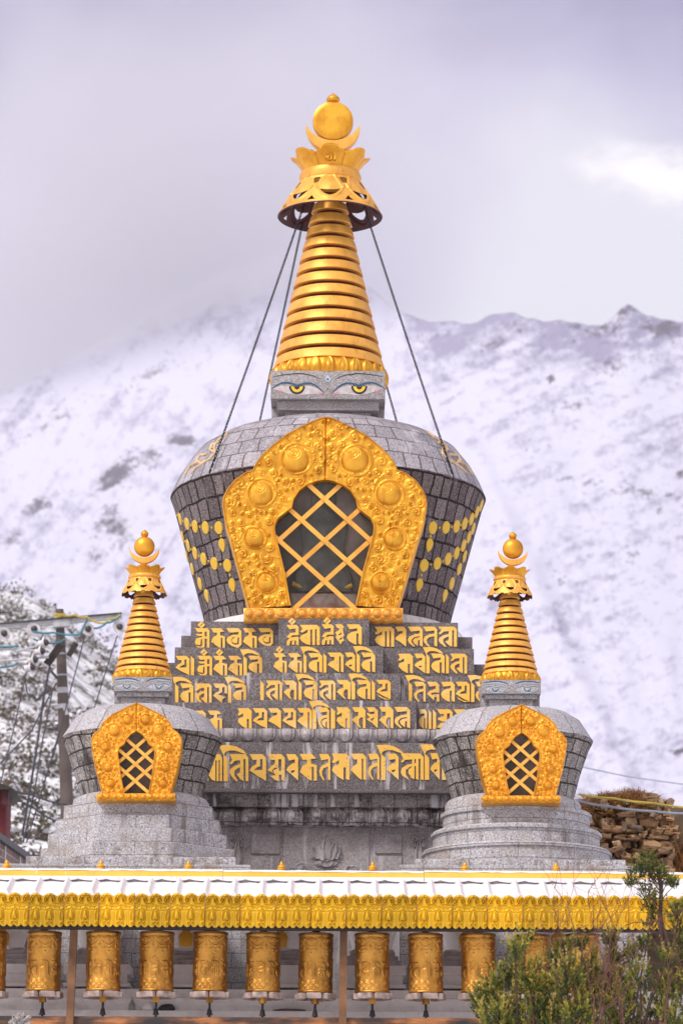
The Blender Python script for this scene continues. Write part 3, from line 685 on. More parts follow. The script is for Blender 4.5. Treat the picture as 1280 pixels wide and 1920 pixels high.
def umbrella(parent, X, Y, r0, z0, r1, z1, n=8, scallop=False, mat=None):
    nt, ns = n * 72, 64
    th = np.linspace(0, 2 * math.pi, nt + 1) - math.pi / 2; s = np.linspace(0, 1, ns)
    T, Sv = np.meshgrid(th, s)
    u = (((T + math.pi / 2) * n / (2 * math.pi) + .5) % 1.0) - .5; a = np.abs(u); q = .5 - a
    holes = (((q / .17) ** 2 + ((Sv - .20) / .13) ** 2) < 1) & (Sv > .10) & (q < .165 - (Sv - .1) * .35)
    lo = .78 - .26 * (a / .34) ** 2; up = lo - .20 * np.clip(1 - (a / .34) ** 2, 0, 1)
    holes |= (Sv < lo) & (Sv > up) & (a < .34)
    if not scallop: holes |= ((q / .13) < (Sv - .74) / .17) & (Sv < .91) & (Sv > .74)
    if scallop: holes |= Sv > .84 + .16 * np.sqrt(np.clip(1 - ((q - .25) / .26) ** 2, 0, 1)) * (0.85 + .15 * np.cos(u * 12 * np.pi))
    # ribbons stand a little proud
    rel = .7 * np.exp(-((Sv - lo - .07) / .045) ** 2) + .5 * np.exp(-((a - (.16 + .5 * Sv)) / .05) ** 2) * (Sv < .5) + .6 * np.exp(-((u / .17) ** 2 + ((Sv - .42) / .16) ** 2)) + .4 * np.exp(-((Sv - .04) / .03) ** 2)
    Rr = r0 + (r1 - r0) * (Sv ** .92)
    Rr = Rr + rel * r0 * .06
    Z = z0 + (z1 - z0) * Sv
    V = np.stack([X + Rr * np.cos(T), Y + Rr * np.sin(T), Z], -1)
    hm = holes[:-1, :-1] & holes[1:, 1:] & holes[:-1, 1:] & holes[1:, :-1]
    o = grid_obj('umbrella', V, mat or M['gold_ring'], parent, 60, mask=~hm)
    sh = r0 * .035
    V2 = np.stack([X + (Rr - sh) * np.cos(T), Y + (Rr - sh) * np.sin(T), Z - .002], -1)
    grid_obj('umbrella_lining', V2, M['red'], o, 60, mask=~hm)
    mb = MB()
    if not scallop:
        for k, (dr, m) in enumerate(((0, None),)):
            pts = [(X + r1 * math.cos(t), Y + r1 * math.sin(t), z1) for t in np.linspace(0, 2 * math.pi, 97)]
            mb.tube(pts, r1 * .014, 6); mb.build('umbrella_rim', M['red'], o)
    return o
def crown(parent, X, Y, r0, z0, r1, z1, n=8, letter=True, mat=None):
    per = 40; th = np.linspace(0, 2 * math.pi, n * per + 1) - math.pi / 2; v = np.linspace(0, 1, 30)
    T, Vv = np.meshgrid(th, v)
    u = (((T + math.pi / 2) * n / (2 * math.pi) + .5) % 1.0) - .5; a = np.abs(u)
    top = np.where(a < .27, .82 + .18 * np.sqrt(np.clip(1 - (a / .27) ** 2, 0, 1)), 0)
    top = np.maximum(top, np.where(np.abs(a - .33) < .15, .70 + .12 * np.sqrt(np.clip(1 - ((a - .33) / .15) ** 2, 0, 1)), 0))
    top = np.maximum(top, .62)
    hgt = Vv * top
    d = (1 - Vv) * top
    rel = .5 * np.exp(-((d - .10) / .035) ** 2) + .3 * np.exp(-((d - .2) / .03) ** 2) - .8 * np.exp(-(q_ := (.5 - a) / .025) ** 2)
    Rr = r0 + (r1 - r0) * hgt ** 1.35 + rel * r0 * .05 - .10 * r0 * (a / .5) ** 2 * hgt
    V = np.stack([X + Rr * np.cos(T), Y + Rr * np.sin(T), z0 + (z1 - z0) * hgt], -1)
    Vi = V[::-1].copy(); k = .93
    Vi[..., 0] = X + (Vi[..., 0] - X) * k; Vi[..., 1] = Y + (Vi[..., 1] - Y) * k
    o = grid_obj('crown', np.concatenate([V, Vi]), mat or M['gold'], parent, 50)
    if letter:
        mb = MB(); h = z1 - z0; hw = r1 * .16; yb = Y - (r0 + (r1 - r0) * .4)
        for ox, holes in glyph_polys('om', 0, 1, 0, 1, True):
            f = lambda p: (X + (p[0] - .5) * 2 * hw * .8, z0 + h * (.66 - .46 * p[1]))
            mb.prism([f(p) for p in ox], yb - .03 * r1, yb + .05, [[f(p) for p in hh] for hh in holes])
        mb.build('embossed_letter', mat or M['gold'], o)
    return o

def spire_top(root, q, sx, Ya, k, rich):
    """spire rings, collar, umbrella, crown, crescent, disc and finial; q holds photo pixel measures"""
    x0 = P(sx, q['lips'][-1], Ya).x
    def zf(y, r): return P(sx, y, Ya - r).z          # height of a front edge seen at y
    def zc(y): return P(sx, y, Ya).z                 # height of a level seen edge-on at the axis
    m = S(q['lips'][0], Ya)
    lips = q['lips']; h0, h1 = q['hw']
    rr = lambda y: (h0 + (h1 - h0) * (y - lips[0]) / (lips[-1] - lips[0])) * m
    # core is the spire itself, its red darkened for shadow between the rings
    mb = MB(); core = [(rr(y) - q['gap'] * m * 1.5, zf(y, rr(y))) for y in (lips[-1], lips[0] - 1.5 * (lips[1] - lips[0]))]
    mb.lathe(x0, Ya, core, 64); sp = mb.build('spire', M['red'], root, 40)
    pv = lips[0] - (lips[1] - lips[0])
    for L in lips:
        t = pv + q['gap']
        zb, zt = zf(L, rr(L)), zf(t, rr(t))
        rb, rt = rr(L) + .6 * m, rr(t) - .2 * m
        b = .9 * m
        mb = MB(); mb.lathe(x0, Ya, [(rb - 6 * m * k, zb), (rb - b, zb), (rb, zb + b), (rt, zt - b), (rt - b, zt), (rt - 6 * m * k, zt)], 72)
        mb.build('spire_ring', M['gold_ring'], sp, 35); pv = L
    yb = q['collar']; rb = rr(lips[-1])
    hb_ = q['block'][1] * m; zbk = P(sx, q['block'][0], Ya - hb_).z
    petal_ring('lotus_collar', x0, Ya, rb * 1.0, rb * .97, zbk - .004, zf(lips[-1], rb) + .5 * m, q['petals'], M['gold'], root, amp=3.4 * m * k, curve=.30, flip=False)
    ur0, uy0, ur1, uy1 = q['umb']
    umbrella(root, x0, Ya, ur0 * m, zc(uy0), ur1 * m, zc(uy1), 8, not rich)
    cr0, cy0, cr1, cy1 = q['crown']
    rim = MB(); zc0 = zc(cy0)
    rim.lathe(x0, Ya, [(cr0 * m * .9, zc(uy0) - m), (cr0 * m * 1.10, zc(uy0)), (cr0 * m * 1.15, (zc0 + zc(uy0)) / 2), (cr0 * m * 1.08, zc0), (cr0 * m * .9, zc0 + m)], 72)
    rim.build('crown_rim', M['gold_ring'], root, 60)
    crown(root, x0, Ya, cr0 * m, zc0, cr1 * m, zc(cy1), 7 if rich else 8, rich)
    pl = MB(); pl.lathe(x0, Ya, [(cr0 * m * .8, zc0), (cr0 * m * .8, zc0 + (zc(cy1) - zc0) * .5), (cr0 * m * .3, zc(cy1))], 32); pl.build('crown_core', M['gold'], root, 50)
    # crescent, disc, finial
    xt = P(q['disc'][0], q['disc'][1], Ya).x; zd = P(q['disc'][0], q['disc'][1], Ya).z; rd = q['disc'][2] * m
    tx, ty, ob, ib = q['moon']
    zt, zo, zi = zd - (ty - q['disc'][1]) * m * .985, zd - (ob - q['disc'][1]) * m * .985, zd - (ib - q['disc'][1]) * m * .985
    def circ(zb):
        d = zt - zb; r = (tx * m) ** 2 / (2 * d) + d / 2; return zb + r, r
    def arcp(zb, n=26):
        c, r = circ(zb); a = math.asin(min(1, tx * m / r)); a = a if (zt - zb) <= r else math.pi - a
        return [(xt + r * math.sin(b), c - r * math.cos(b)) for b in np.linspace(-a, a, n)]
    mb = MB(); outl = arcp(zo) + arcp(zi)[::-1][1:-1]; dp = q['disc'][2] * m * .28
    mb.prism(outl, Ya - dp, Ya + dp); mb.build('crescent_moon', M['gold_ring'], root, 40)
    mb = MB(); n = 56; prof = []
    th = rd * (.30 if rich else .75)
    for a in np.linspace(-math.pi / 2, math.pi / 2, 25):
        if rich: prof.append((rd * (1 - .92 * max(0, (abs(math.sin(a)) - .55) / .45) ** 2.2) if abs(math.sin(a)) > .55 else rd, th * (math.sin(a) / .75 if abs(math.sin(a)) < .75 else math.copysign(1 + .12 * (abs(math.sin(a)) - .75), a))))
        else: prof.append((rd * max(0.0, math.cos(a)), th * math.sin(a)))
    prof = [(.0005, prof[0][1])] + prof + [(.0005, prof[-1][1])]
    V = [(xt + r * math.cos(2 * math.pi * j / n), Ya + z, zd + r * math.sin(2 * math.pi * j / n)) for r, z in prof for j in range(n)]
    mb.add(V, [(i * n + j, i * n + (j + 1) % n, (i + 1) * n + (j + 1) % n, (i + 1) * n + j) for i in range(len(prof) - 1) for j in range(n)])
    mb.build('sun_disc', M['gold'], root, 50)
    fy0, fy1, fr = q['fin']; zb, zt2 = zd - (fy0 - q['disc'][1]) * m, zd - (fy1 - q['disc'][1]) * m; H = zt2 - zb; fr *= m
    mb = MB(); mb.lathe(xt, Ya, [(fr * .55, zb - .15 * H), (fr * .8, zb), (fr, zb + .08 * H), (fr * .8, zb + .14 * H), (fr * .95, zb + .2 * H), (fr * 1.08, zb + .38 * H), (fr * .92, zb + .58 * H), (fr * .5, zb + .8 * H), (fr * .12, zb + .97 * H), (.001, zt2)], 28)
    mb.build('finial', M['gold'], root, 60)
    return x0, m, zc, zf

def neck(root, q, x, Yb, mat, rich):
    xl, xr, y0, y1, y2 = q
    hw = (xr - xl) / 2; xc = (xl + xr) / 2; m = S(y0, Yb); Yf = Yb - hw * m
    mb = MB(); X0, X1 = P(xl, y0, Yf).x, P(xr, y0, Yf).x; z1, z0 = P(xc, y0, Yf).z, P(xc, y1, Yf).z
    mb.box(X0, X1, Yf, 2 * Yb - Yf, z0, z1, .006); b = mb.build('neck_block', mat, root, 30)
    painted_eyes(b, xc, hw, y0, y1, Yf, rich)
    w = X1 - X0; zz = P(xc, y2, Yf).z; h = z0 - zz
    mb = MB(); mb.box(X0 + .055 * w, X1 - .055 * w, Yf + .06 * w, 2 * Yb - Yf - .06 * w, z0 - .42 * h, z0 - .002, .005)
    mb.box(X0 + .125 * w, X1 - .125 * w, Yf + .13 * w, 2 * Yb - Yf - .13 * w, z0 - 1.6 * h, z0 - .42 * h - .002, .004)
    mb.box(X0 + .004 * w, X1 - .004 * w, Yf + .30 * w, 2 * Yb - Yf - .06 * w, z0 - 1.2 * h, z0 - .004, .004)
    mb.build('neck_moulding', mat, root, 30)

def chain(root, a, b, sag, link=.040):
    a, b = Vector(a), Vector(b); L = (b - a).length; n = int(L / link)
    mb = MB(); prev = None
    pt = lambda t: a.lerp(b, t) + Vector((0, 0, -sag * 4 * t * (1 - t)))
    for k in range(n):
        p, q = pt(k / n), pt((k + 1) / n); d = (q - p).normalized(); o = d.orthogonal().normalized()
        if k % 2: o = d.cross(o)
        c = (p + q) / 2; s2 = d.cross(o); V = []
        N, Mn = 10, 5
        for i in range(N):
            t = 2 * math.pi * i / N; ce = c + d * (link * .66 * math.cos(t)) + o * (link * .30 * math.sin(t)); rad_ = (d * math.cos(t) + o * math.sin(t)).normalized()
            for j in range(Mn):
                u = 2 * math.pi * j / Mn; V.append(ce + (rad_ * math.cos(u) + s2 * math.sin(u)) * link * .13)
        mb.add(V, [(i * Mn + j, i * Mn + (j + 1) % Mn, ((i + 1) % N) * Mn + (j + 1) % Mn, ((i + 1) % N) * Mn + j) for i in range(N) for j in range(Mn)])
    return mb.build('chain', M['chain'], root, 60)

# ---- the large stupa
YA = 38.0
root = thing('stupa', 'tallest stupa, grey stone with chains on its gilded spire and rows of golden lettering', 'stupa', (P(612, 1640, YA).x, YA, ZG))
xs, mS, zc, zf = spire_top(root, dict(lips=[390, 412, 434, 456, 478, 500, 523, 546, 571, 594, 619, 643, 667], hw=(34.5, 103), gap=7.0, collar=702, block=(695, 107), petals=26,
    umb=(55, 343, 97, 407), crown=(51, 326, 77, 293), disc=(624, 229, 38), moon=(51, 237, 291, 269), fin=(193, 171, 12)), 617, YA, 1.0, True)
neck(root, (508, 722, 695, 748, 790), xs, YA, M['neck'], True)
dx = P(615, 940, YA).x; mD = S(940, YA)
prof = [(222, 1200), (231, 1158), (250, 1090), (272, 1012), (288, 956), (295, 938)]
prof_sh = [(295, 938), (284, 912), (268, 884), (243, 853), (205, 830), (165, 817), (100, 812)]
zD = lambda y: P(615, y, YA).z
dome_prof = [(r * mD, zD(y)) for r, y in prof]; sh_prof = [(r * mD, zD(y)) for r, y in prof_sh]
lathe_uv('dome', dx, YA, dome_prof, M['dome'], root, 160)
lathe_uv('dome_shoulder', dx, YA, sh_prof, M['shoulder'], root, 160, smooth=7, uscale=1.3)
mb = MB(); mb.lathe(dx, YA, [(sh_prof[-1][0] * 1.28, sh_prof[-1][1] - .03), (sh_prof[-1][0] * 1.25, sh_prof[-1][1] + .035), (.3, sh_prof[-1][1] + .05)], 96); mb.build('shoulder_cap', M['granite_l'], root, 40)
petal_ring('stone_lotus_ring', dx, YA, 254 * mD, 240 * mD, zD(1222), zD(1190), 44, M['whitewash'], root, amp=.02, per=14)

def hit_dome(px, py, prof=dome_prof + sh_prof[1:]):
    zs = np.array([p[1] for p in prof]); rs = np.array([p[0] for p in prof])
    for Y in np.arange(YA - 1.9, YA + .6, .004):
        p = P(px, py, Y)
        if zs[0] <= p.z <= zs[-1] and math.hypot(p.x - dx, p.y - YA) <= np.interp(p.z, zs, rs):
            r = np.interp(p.z, zs, rs); sl = (np.interp(p.z + .02, zs, rs) - np.interp(p.z - .02, zs, rs)) / .04
            n = Vector((p.x - dx, p.y - YA, -sl * r)).normalized(); return p, n
    return None, None
def disc_mesh(name, drop):
    mb = MB(); pts = []
    for a in np.linspace(0, 2 * math.pi, 25)[:-1]:
        r = 1.0
        x, y = math.sin(a), math.cos(a)
        if drop and y < 0: y = -abs(y) ** 1.0 * 1.45; x *= (1 - .45 * (abs(y) / 1.45) ** 1.5)
        pts.append((x, y))
    V = [(x, y, 0.0) for x, y in pts] + [(x * .93, y * .93, .10) for x, y in pts] + [(0, 0, .12)]
    n = len(pts); Fc = [(i, (i + 1) % n, n + (i + 1) % n, n + i) for i in range(n)] + [(n + i, n + (i + 1) % n, 2 * n) for i in range(n)]
    return mesh_np(V, Fc, name=name)
me_round, me_drop = disc_mesh('medallion', False), disc_mesh('pendant', True)
me_round.materials.append(M['gold_med']); me_drop.materials.append(M['gold_med'])
for me_ in (me_round, me_drop): me_.polygons.foreach_set('use_smooth', [False] * len(me_.polygons))
def medal(px, py, hx, hy, drop=False, nm=None):
    p, n = hit_dome(px, py)
    if p is None: return
    o = bpy.data.objects.new(nm or ('pendant' if drop else 'medallion'), me_drop if drop else me_round); C.objects.link(o); o.parent = root
    up = (Vector((0, 0, 1)) - n * n.z).normalized(); xx = up.cross(n).normalized()
    o.matrix_local = Matrix.Translation(p - wloc(root)) @ Matrix(((xx.x, up.x, n.x), (xx.y, up.y, n.y), (xx.z, up.z, n.z))).to_4x4() @ Matrix.Diagonal((hx, hy, .09, 1))
med = [(810.6, 989.5, 1), (835.4, 989, 1), (855, 987, 1), (870, 982, 1), (883, 973, 1), (893, 960, 1), (901, 948, 1),
       (794, 1060, 1), (819, 1056.5, 1), (839, 1048, 1), (855, 1037, 1), (868, 1023, 1), (878, 1007, 1), (886, 991, 1),
       (846, 1094, 1), (860, 1067, 1), (870, 1043, 1), (833.5, 1117, 2), (804.5, 1022, 2), (785.5, 1097, 2)]
for sg in (1, -1):
    for px, py, kd in med:
        x = 610.5 + sg * (px - 610.5)
        if kd == 1: medal(x, py, .066, .073)
        else: medal(x, py - 2, .054, .064, True)
    for a, b in zip(med[:13], med[1:14]):
        if abs(a[0] - b[0]) < 40: medal(610.5 + sg * ((a[0] + b[0]) / 2 - 610.5), (a[1] + b[1]) / 2, .012, .014, nm='bead')
    for px, py in ((806, 1005), (789, 1078)): medal(610.5 + sg * (px - 610.5), py, .012, .016, nm='bead')
    # flat gilded scrolls on the shoulder
    mb = MB()
    for pl in ([(802, 808), (812, 818), (822, 824), (830, 836), (828, 848), (836, 858), (850, 866), (862, 874), (872, 884)], [(820, 828), (834, 832), (838, 842), (830, 846)],
               [(842, 850), (856, 852), (862, 862), (854, 868), (846, 862)], [(858, 862), (874, 872), (884, 888)]):
        pts = []
        for px, py in resample(pl, 26):
            p, n = hit_dome(616 + sg * (px - 616), py + 2)
            if p is not None: pts.append(p + n * .006)
        if len(pts) > 3: mb.tube(pts, .015, 6)
    mb.build('gilded_scroll', M['scroll'], root, 60)

cf = lambda y: 611 - (np.asarray(y) - 780) * .0150
YF = 36.15
outer = [(0, 780.6), (15, 784.5), (41, 796), (74.5, 814), (101, 835), (121.5, 855), (132, 871), (135, 880), (150.6, 886), (169, 899), (182, 915), (190, 930), (192, 945), (186.6, 979), (178, 1007), (168, 1043), (155.5, 1087), (146, 1121), (140, 1141)]
inner = [(0, 901.5), (14, 903.5), (32, 910), (47, 921), (57.7, 937), (61, 953), (73, 963), (86, 973), (91, 984), (92, 991), (90, 1005), (82, 1035), (71.5, 1075), (60, 1136)]
bosses = [(56, 862, 24), (120, 926, 22), (130.5, 1009, 17.5), (107, 1092, 17)]
arch_window(root, cf, outer, inner, ([0, 7, 12, 18], [0, 5, 9, 13]), bosses, YF, .42, 1.0, 3,
            dict(ys=[(935, 935), (1013, 1013), (1089, 1089)], slope=.9, w=8.5), nseg=(120, 70, 170), ns=110)
zz0, zz1 = P(608, 1165, YF).z, P(608, 1140, YF).z
boss_row('lotus_trim', 457, 755, 1140, 1166, YF - .02, 15, M['gold_ring'], root, .045, .4)
mb = MB(); yb_ = YF + .2
mb.box(P(545, 1130, yb_).x, P(668, 1130, yb_).x, yb_, yb_ + .09, P(606, 1142, yb_).z, P(606, 1113, yb_).z); mb.build('niche_ledge', M['niche_pink'], root)
pts_ = [(548, 1094), (570, 1103), (600, 1107), (635, 1105), (660, 1098)]
mb = MB(); mb.tube([P(a, b, yb_ + .03) for a, b in resample(pts_, 14)], .030, 10); mb.build('niche_cushion', M['gold_med'], root, 60)
mb = MB(); xx_ = P(606, 1100, yb_).x; zq = lambda y: P(606, y, yb_ + .09).z
V_ = [(.30, 1112), (.31, 1085), (.25, 1060), (.22, 1030), (.26, 1000), (.24, 975), (.12, 962), (.14, 945), (.12, 925), (.04, 912)]
mb.lathe(xx_, 0, [(r_, zq(y_)) for r_, y_ in V_], 32); za_, zc_ = zq(1136), zq(902)
mb.v = [(x_, YF + .255 - .165 * (z_ - za_) / (zc_ - za_) + y_ * .16, z_) for x_, y_, z_ in mb.v]
mb.build('niche_figure', plain('niche_dark_stone', (0.15, 0.14, 0.125), 0.6, 0, .6, 5), root, 60)

# stepped base: (y of top, y of foot, plane, corner range, corner top, side range, side top, middle range, middle top)
def zfr(y, Y): return P(612, y, Y).z
def slab(x0, x1, y0, y1, Yf, mat, name='stone_panel', bev=.008, parent=None, extra=0):
    mb = MB(); mb.box(P(x0, y0, Yf).x, P(x1, y0, Yf).x, Yf, 2 * YA - Yf, zfr(y1, Yf), zfr(y0, Yf), bev); return mb.build(name, mat, parent or root, 30)
T1, T2, T3, T4, T5 = 36.08, 35.95, 35.82, 35.69, 35.56
slab(340, 885, 1193, 1232, T1 + .32, M['granite_d']); s1 = slab(358, 858, 1166, 1232, T1 + .13, M['granite_d']); m1_ = slab(522, 692, 1160, 1230, T1, M['granite_d'])
slab(308, 912, 1244, 1284, T2 + .32, M['granite_d']); s2 = slab(328, 888, 1215, 1284, T2 + .13, M['granite_d']); m2_ = slab(492, 718, 1211, 1280, T2, M['granite_d'])
slab(276, 944, 1292, 1332, T3 + .32, M['granite_s']); s3 = slab(296, 916, 1267, 1332, T3 + .13, M['granite_s']); m3_ = slab(463, 750, 1262, 1330, T3, M['granite_s'])
slab(250, 972, 1340, 1376, T4 + .32, M['granite_s']); s4 = slab(268, 948, 1318, 1378, T4 + .13, M['granite_s']); m4_ = slab(435, 780, 1313, 1378, T4, M['granite_s'])
lettering([('om', 365.5, 393, 1178.2, 1215.5, True), ('ka', 396, 422, 1178.2, 1215.5), ('gu', 424.5, 453, 1178.2, 1215.5), ('ka', 455.5, 481.5, 1178.2, 1215.5), ('gu', 484, 512, 1178.2, 1213),
           ('sha', 702, 738.5, 1175.4, 1213), ('ra', 740.6, 761, 1175.4, 1213), ('la', 764, 792, 1175.4, 1213), ('ta', 793, 819, 1175.4, 1213), ('tha', 821.5, 856, 1175.4, 1213)], T1 + .13, s1)
lettering([('hum', 537, 560, 1172, 1210.5, True), ('sha', 562, 599.5, 1172, 1210), ('hum', 603, 625.5, 1171, 1209.5, True), ('zz', 628, 645, 1171, 1209), ('na', 650, 678, 1171, 1209.5)], T1, m1_)
lettering([('ya', 329.5, 355.6, 1230, 1267), ('danda', 358, 364.5, 1230, 1267), ('om', 369.7, 398, 1230, 1267, True), ('ka', 400, 426, 1230, 1267, True), ('ka', 428, 454, 1230, 1267), ('i', 456.6, 463, 1230, 1267), ('na', 465.5, 491.5, 1230, 1263),
           ('bha', 746, 773.6, 1226, 1263), ('va', 776.4, 796.6, 1226, 1263), ('i', 798.6, 805, 1226, 1263), ('na', 807.6, 833, 1226, 1263), ('danda', 835.5, 841, 1226, 1263), ('tha', 843.7, 875, 1226, 1263)], T2 + .13, s2)
lettering([('ka', 512.5, 537.7, 1225, 1261.7, True), ('ka', 540, 566, 1225, 1261.7), ('i', 569, 574.6, 1225, 1261.7), ('na', 578, 604, 1225, 1261.7), ('danda', 606, 612, 1225, 1261.7), ('ga', 614, 644, 1224, 1261), ('va', 646.6, 665.5, 1224, 1261), ('i', 668, 674.5, 1224, 1261), ('na', 677, 703, 1224, 1261)], T2, m2_)
lettering([('i', 328.6, 335, 1282, 1319.5), ('na', 338, 363, 1282, 1319.5), ('tha', 366, 397, 1282, 1319.5), ('dha', 399.7, 426, 1282, 1319.5), ('i', 427.6, 434, 1282, 1319.5), ('na', 437, 462, 1282, 1317), ('sa', 300, 324, 1282, 1319.5),
           ('i', 765.5, 772, 1278.7, 1316.6), ('ta', 775.6, 797.6, 1278.7, 1316.6), ('da', 800, 823, 1278.7, 1316.6), ('na', 826, 852, 1278.7, 1316.6), ('yra', 853.5, 880, 1278.7, 1316.6), ('i', 882.5, 888.7, 1278.7, 1316.6), ('ta', 890.6, 914, 1278.7, 1316.6)], T3 + .13, s3)
lettering([('danda', 488, 494.7, 1276.3, 1313), ('tha', 498.7, 529, 1276.3, 1313), ('sa', 531.5, 556, 1276.3, 1313), ('i', 559.6, 565.5, 1276.3, 1313), ('na', 569, 595, 1276.3, 1313), ('tha', 598, 629, 1276.3, 1313), ('sa', 631, 657, 1275.5, 1312), ('i', 659, 665.5, 1275.5, 1312), ('na', 668.6, 694.4, 1275.5, 1312), ('danda', 696.7, 702.6, 1275.5, 1312), ('yra', 705, 732, 1275, 1312)], T3, m3_)
lettering([('ka', 390, 416.5, 1332.7, 1369), ('ya', 360, 386, 1332.7, 1369), ('na', 784.5, 800, 1330.4, 1367), ('danda', 803, 808, 1330.4, 1367), ('danda', 811, 817, 1330.4, 1367), ('nu', 818.6, 848, 1330.4, 1367), ('ka', 850, 880, 1330.4, 1367)], T4 + .13, s4)
lettering([('bha', 445.5, 472, 1328.3, 1367), ('ya', 474, 501, 1328.3, 1367), ('ra', 503, 527, 1328.3, 1367), ('ya', 529, 555, 1328.3, 1367), ('ga', 557, 584.7, 1328, 1367), ('i', 586, 593, 1328, 1367), ('la', 596, 617, 1327, 1366.5), ('danda', 620, 628, 1327, 1366.5),
           ('bha', 630.4, 656, 1326.5, 1366), ('sa', 660, 685, 1326.5, 1366), ('gha', 687, 708, 1326.5, 1366), ('sa', 710.6, 737, 1326, 1366), ('la', 738.8, 768.4, 1326, 1365.5)], T4, m4_)
petal_row('stone_lotus_course', P(268, 1380, T4 - .03).x, P(952, 1380, T4 - .03).x, T4 - .03, zfr(1392, T4 - .03), zfr(1368, T4 - .03), 19, M['granite_w'], root, amp=.055, back=1.0, bulge=.02, flip=True)
mb = MB(); mb.box(P(268, 1380, T4).x, P(952, 1380, T4).x, T4 + .1, YA + 2.2, zfr(1400, T4), zfr(1369, T4)); mb.build('stone_course', M['granite_w'], root)
s5 = slab(262, 960, 1392, 1480, T5, M['granite_s'])
lettering([('ya', 366, 391, 1414.4, 1465), ('sha', 390, 416.6, 1414.4, 1465), ('i', 419.4, 427, 1414.4, 1465), ('tha', 430.6, 466, 1414.4, 1465), ('ya', 468, 499, 1414.4, 1465), ('nma', 502, 534, 1414.4, 1465), ('va', 536.6, 559, 1414.4, 1464), ('ka', 562, 594, 1414, 1464), ('ta', 598.4, 619, 1414, 1464),
           ('bha', 622, 655, 1413.4, 1463), ('ga', 657, 686, 1413.4, 1463), ('ta', 689.7, 711, 1413.4, 1463), ('i', 714, 722.5, 1413.4, 1463), ('va', 725, 747, 1413.4, 1463), ('kra', 750.6, 793.8, 1413, 1463), ('i', 795.6, 804, 1412.5, 1462.5), ('va', 806, 824, 1412.5, 1462.5), ('danda', 828, 837, 1412.5, 1462.5)], T5, s5)
mb = MB(); mb.box(P(262, 1480, T5).x - .02, P(960, 1480, T5).x + .02, T5 - .03, 2 * YA - T5, zfr(1486, T5 - .03), zfr(1479.3, T5 - .03), .006); mb.build('cornice_lip', M['granite_d'], root, 30)
mb = MB(); mb.box(P(272, 1500, T5).x, P(950, 1500, T5).x, T5 + .10, 2 * YA - T5, zfr(1513, T5 + .10), zfr(1484, T5 + .10), .008)
mb.build('cornice', M['granite_b'], root, 30)
petal_row('stone_lotus_moulding', P(285, 1530, T5).x, P(938, 1530, T5).x, T5 + .24, zfr(1548, T5 + .24), zfr(1513, T5 + .24), 16, M['granite_b'], root, amp=.045, back=.8, bulge=.07)
Yw = T5 + .36
mb = MB(); mb.box(P(292, 1600, Yw).x, P(930, 1600, Yw).x, Yw, 2 * YA - Yw, wloc(root).z, zfr(1546, Yw)); mb.build('base_wall', M['granite_w'], root, 30)
# wall panels and carving
for x0, x1, y0, y1 in ((471, 525, 1564, 1602), (471, 525, 1606, 1680), (702, 753, 1564, 1600), (702, 753, 1605, 1680), (531, 692, 1551, 1690)):
    mb = MB(); mb.box(P(x0, y0, Yw).x, P(x1, y0, Yw).x, Yw - .022, Yw + .05, zfr(y1, Yw), zfr(y0, Yw), .008); mb.build('wall_panel', M['granite_w'], root, 30)
def carving(x0, x1, y0, y1, items, flames, Yp):
    nx, ny = 150, 110
    xs_, ys_ = np.meshgrid(np.linspace(x0, x1, nx), np.linspace(y1, y0, ny))
    h = curls(xs_, ys_, [(a, b, R, s_, .5, 'curl') for a, b, R, s_ in items])
    for cx_, cy_, wd, ht, lean in flames:
        v = (cy_ - ys_) / ht; xc_ = cx_ + lean * v ** 1.5 * (v > 0) if lean else cx_
        xc_ = cx_ + lean * np.clip(v, 0, 1) ** 1.5
        lim = wd * np.sqrt(np.clip(v, 0, 1)) * np.clip(1 - v, 0, 1) ** .8 * 1.7
        ins = sstep(-1.2, 1.2, lim - np.abs(xs_ - xc_)) * (v > 0) * (v < 1)
        h = np.maximum(h, ins * (.5 + .5 * np.exp(-((np.abs(xs_ - xc_) - lim * .6) / 1.5) ** 2)))
    e = sstep(0, .06, np.minimum.reduce([(xs_ - x0) / (x1 - x0), (x1 - xs_) / (x1 - x0), (ys_ - y0) / (y1 - y0), (y1 - ys_) / (y1 - y0)]))
    fx = np.vectorize(lambda a, b: P(a, b, Yp).x)(xs_, ys_); fz = np.vectorize(lambda a, b: P(a, b, Yp).z)(xs_, ys_)
    V = np.stack([fx, Yp - .045 * h * e + .004 * (1 - e), fz], -1)
    grid_obj('lotus_carving', V, M['granite_w'], root, 60)
Yp = Yw - .0245
carving(535, 690, 1562, 1640, [(588, 1606, 6, 1), (636, 1606, 6, -1), (562, 1632, 9, 1), (662, 1632, 9, -1), (545, 1636, 6, 1), (680, 1636, 6, -1), (597, 1619, 6, 1), (627, 1619, 6, -1)],
        [(612, 1616, 17, 50, 0), (603, 1614, 13, 36, -9), (621, 1614, 13, 36, 9), (594, 1612, 9, 24, -8), (630, 1612, 9, 24, 8), (612, 1626, 26, 16, 0), (570, 1640, 14, 16, 0), (654, 1640, 14, 16, 0)], Yp)
for cx_ in (445, 785):
    carving(cx_ - 22, cx_ + 22, 1556, 1640, [(cx_ - 9, 1573, 8, 1), (cx_ + 9, 1573, 8, -1), (cx_, 1566, 6, 1)], [(cx_, 1625, 12, 50, 0), (cx_ - 8, 1590, 5, 16, -5), (cx_ + 8, 1590, 5, 16, 5)], Yw - .0025)

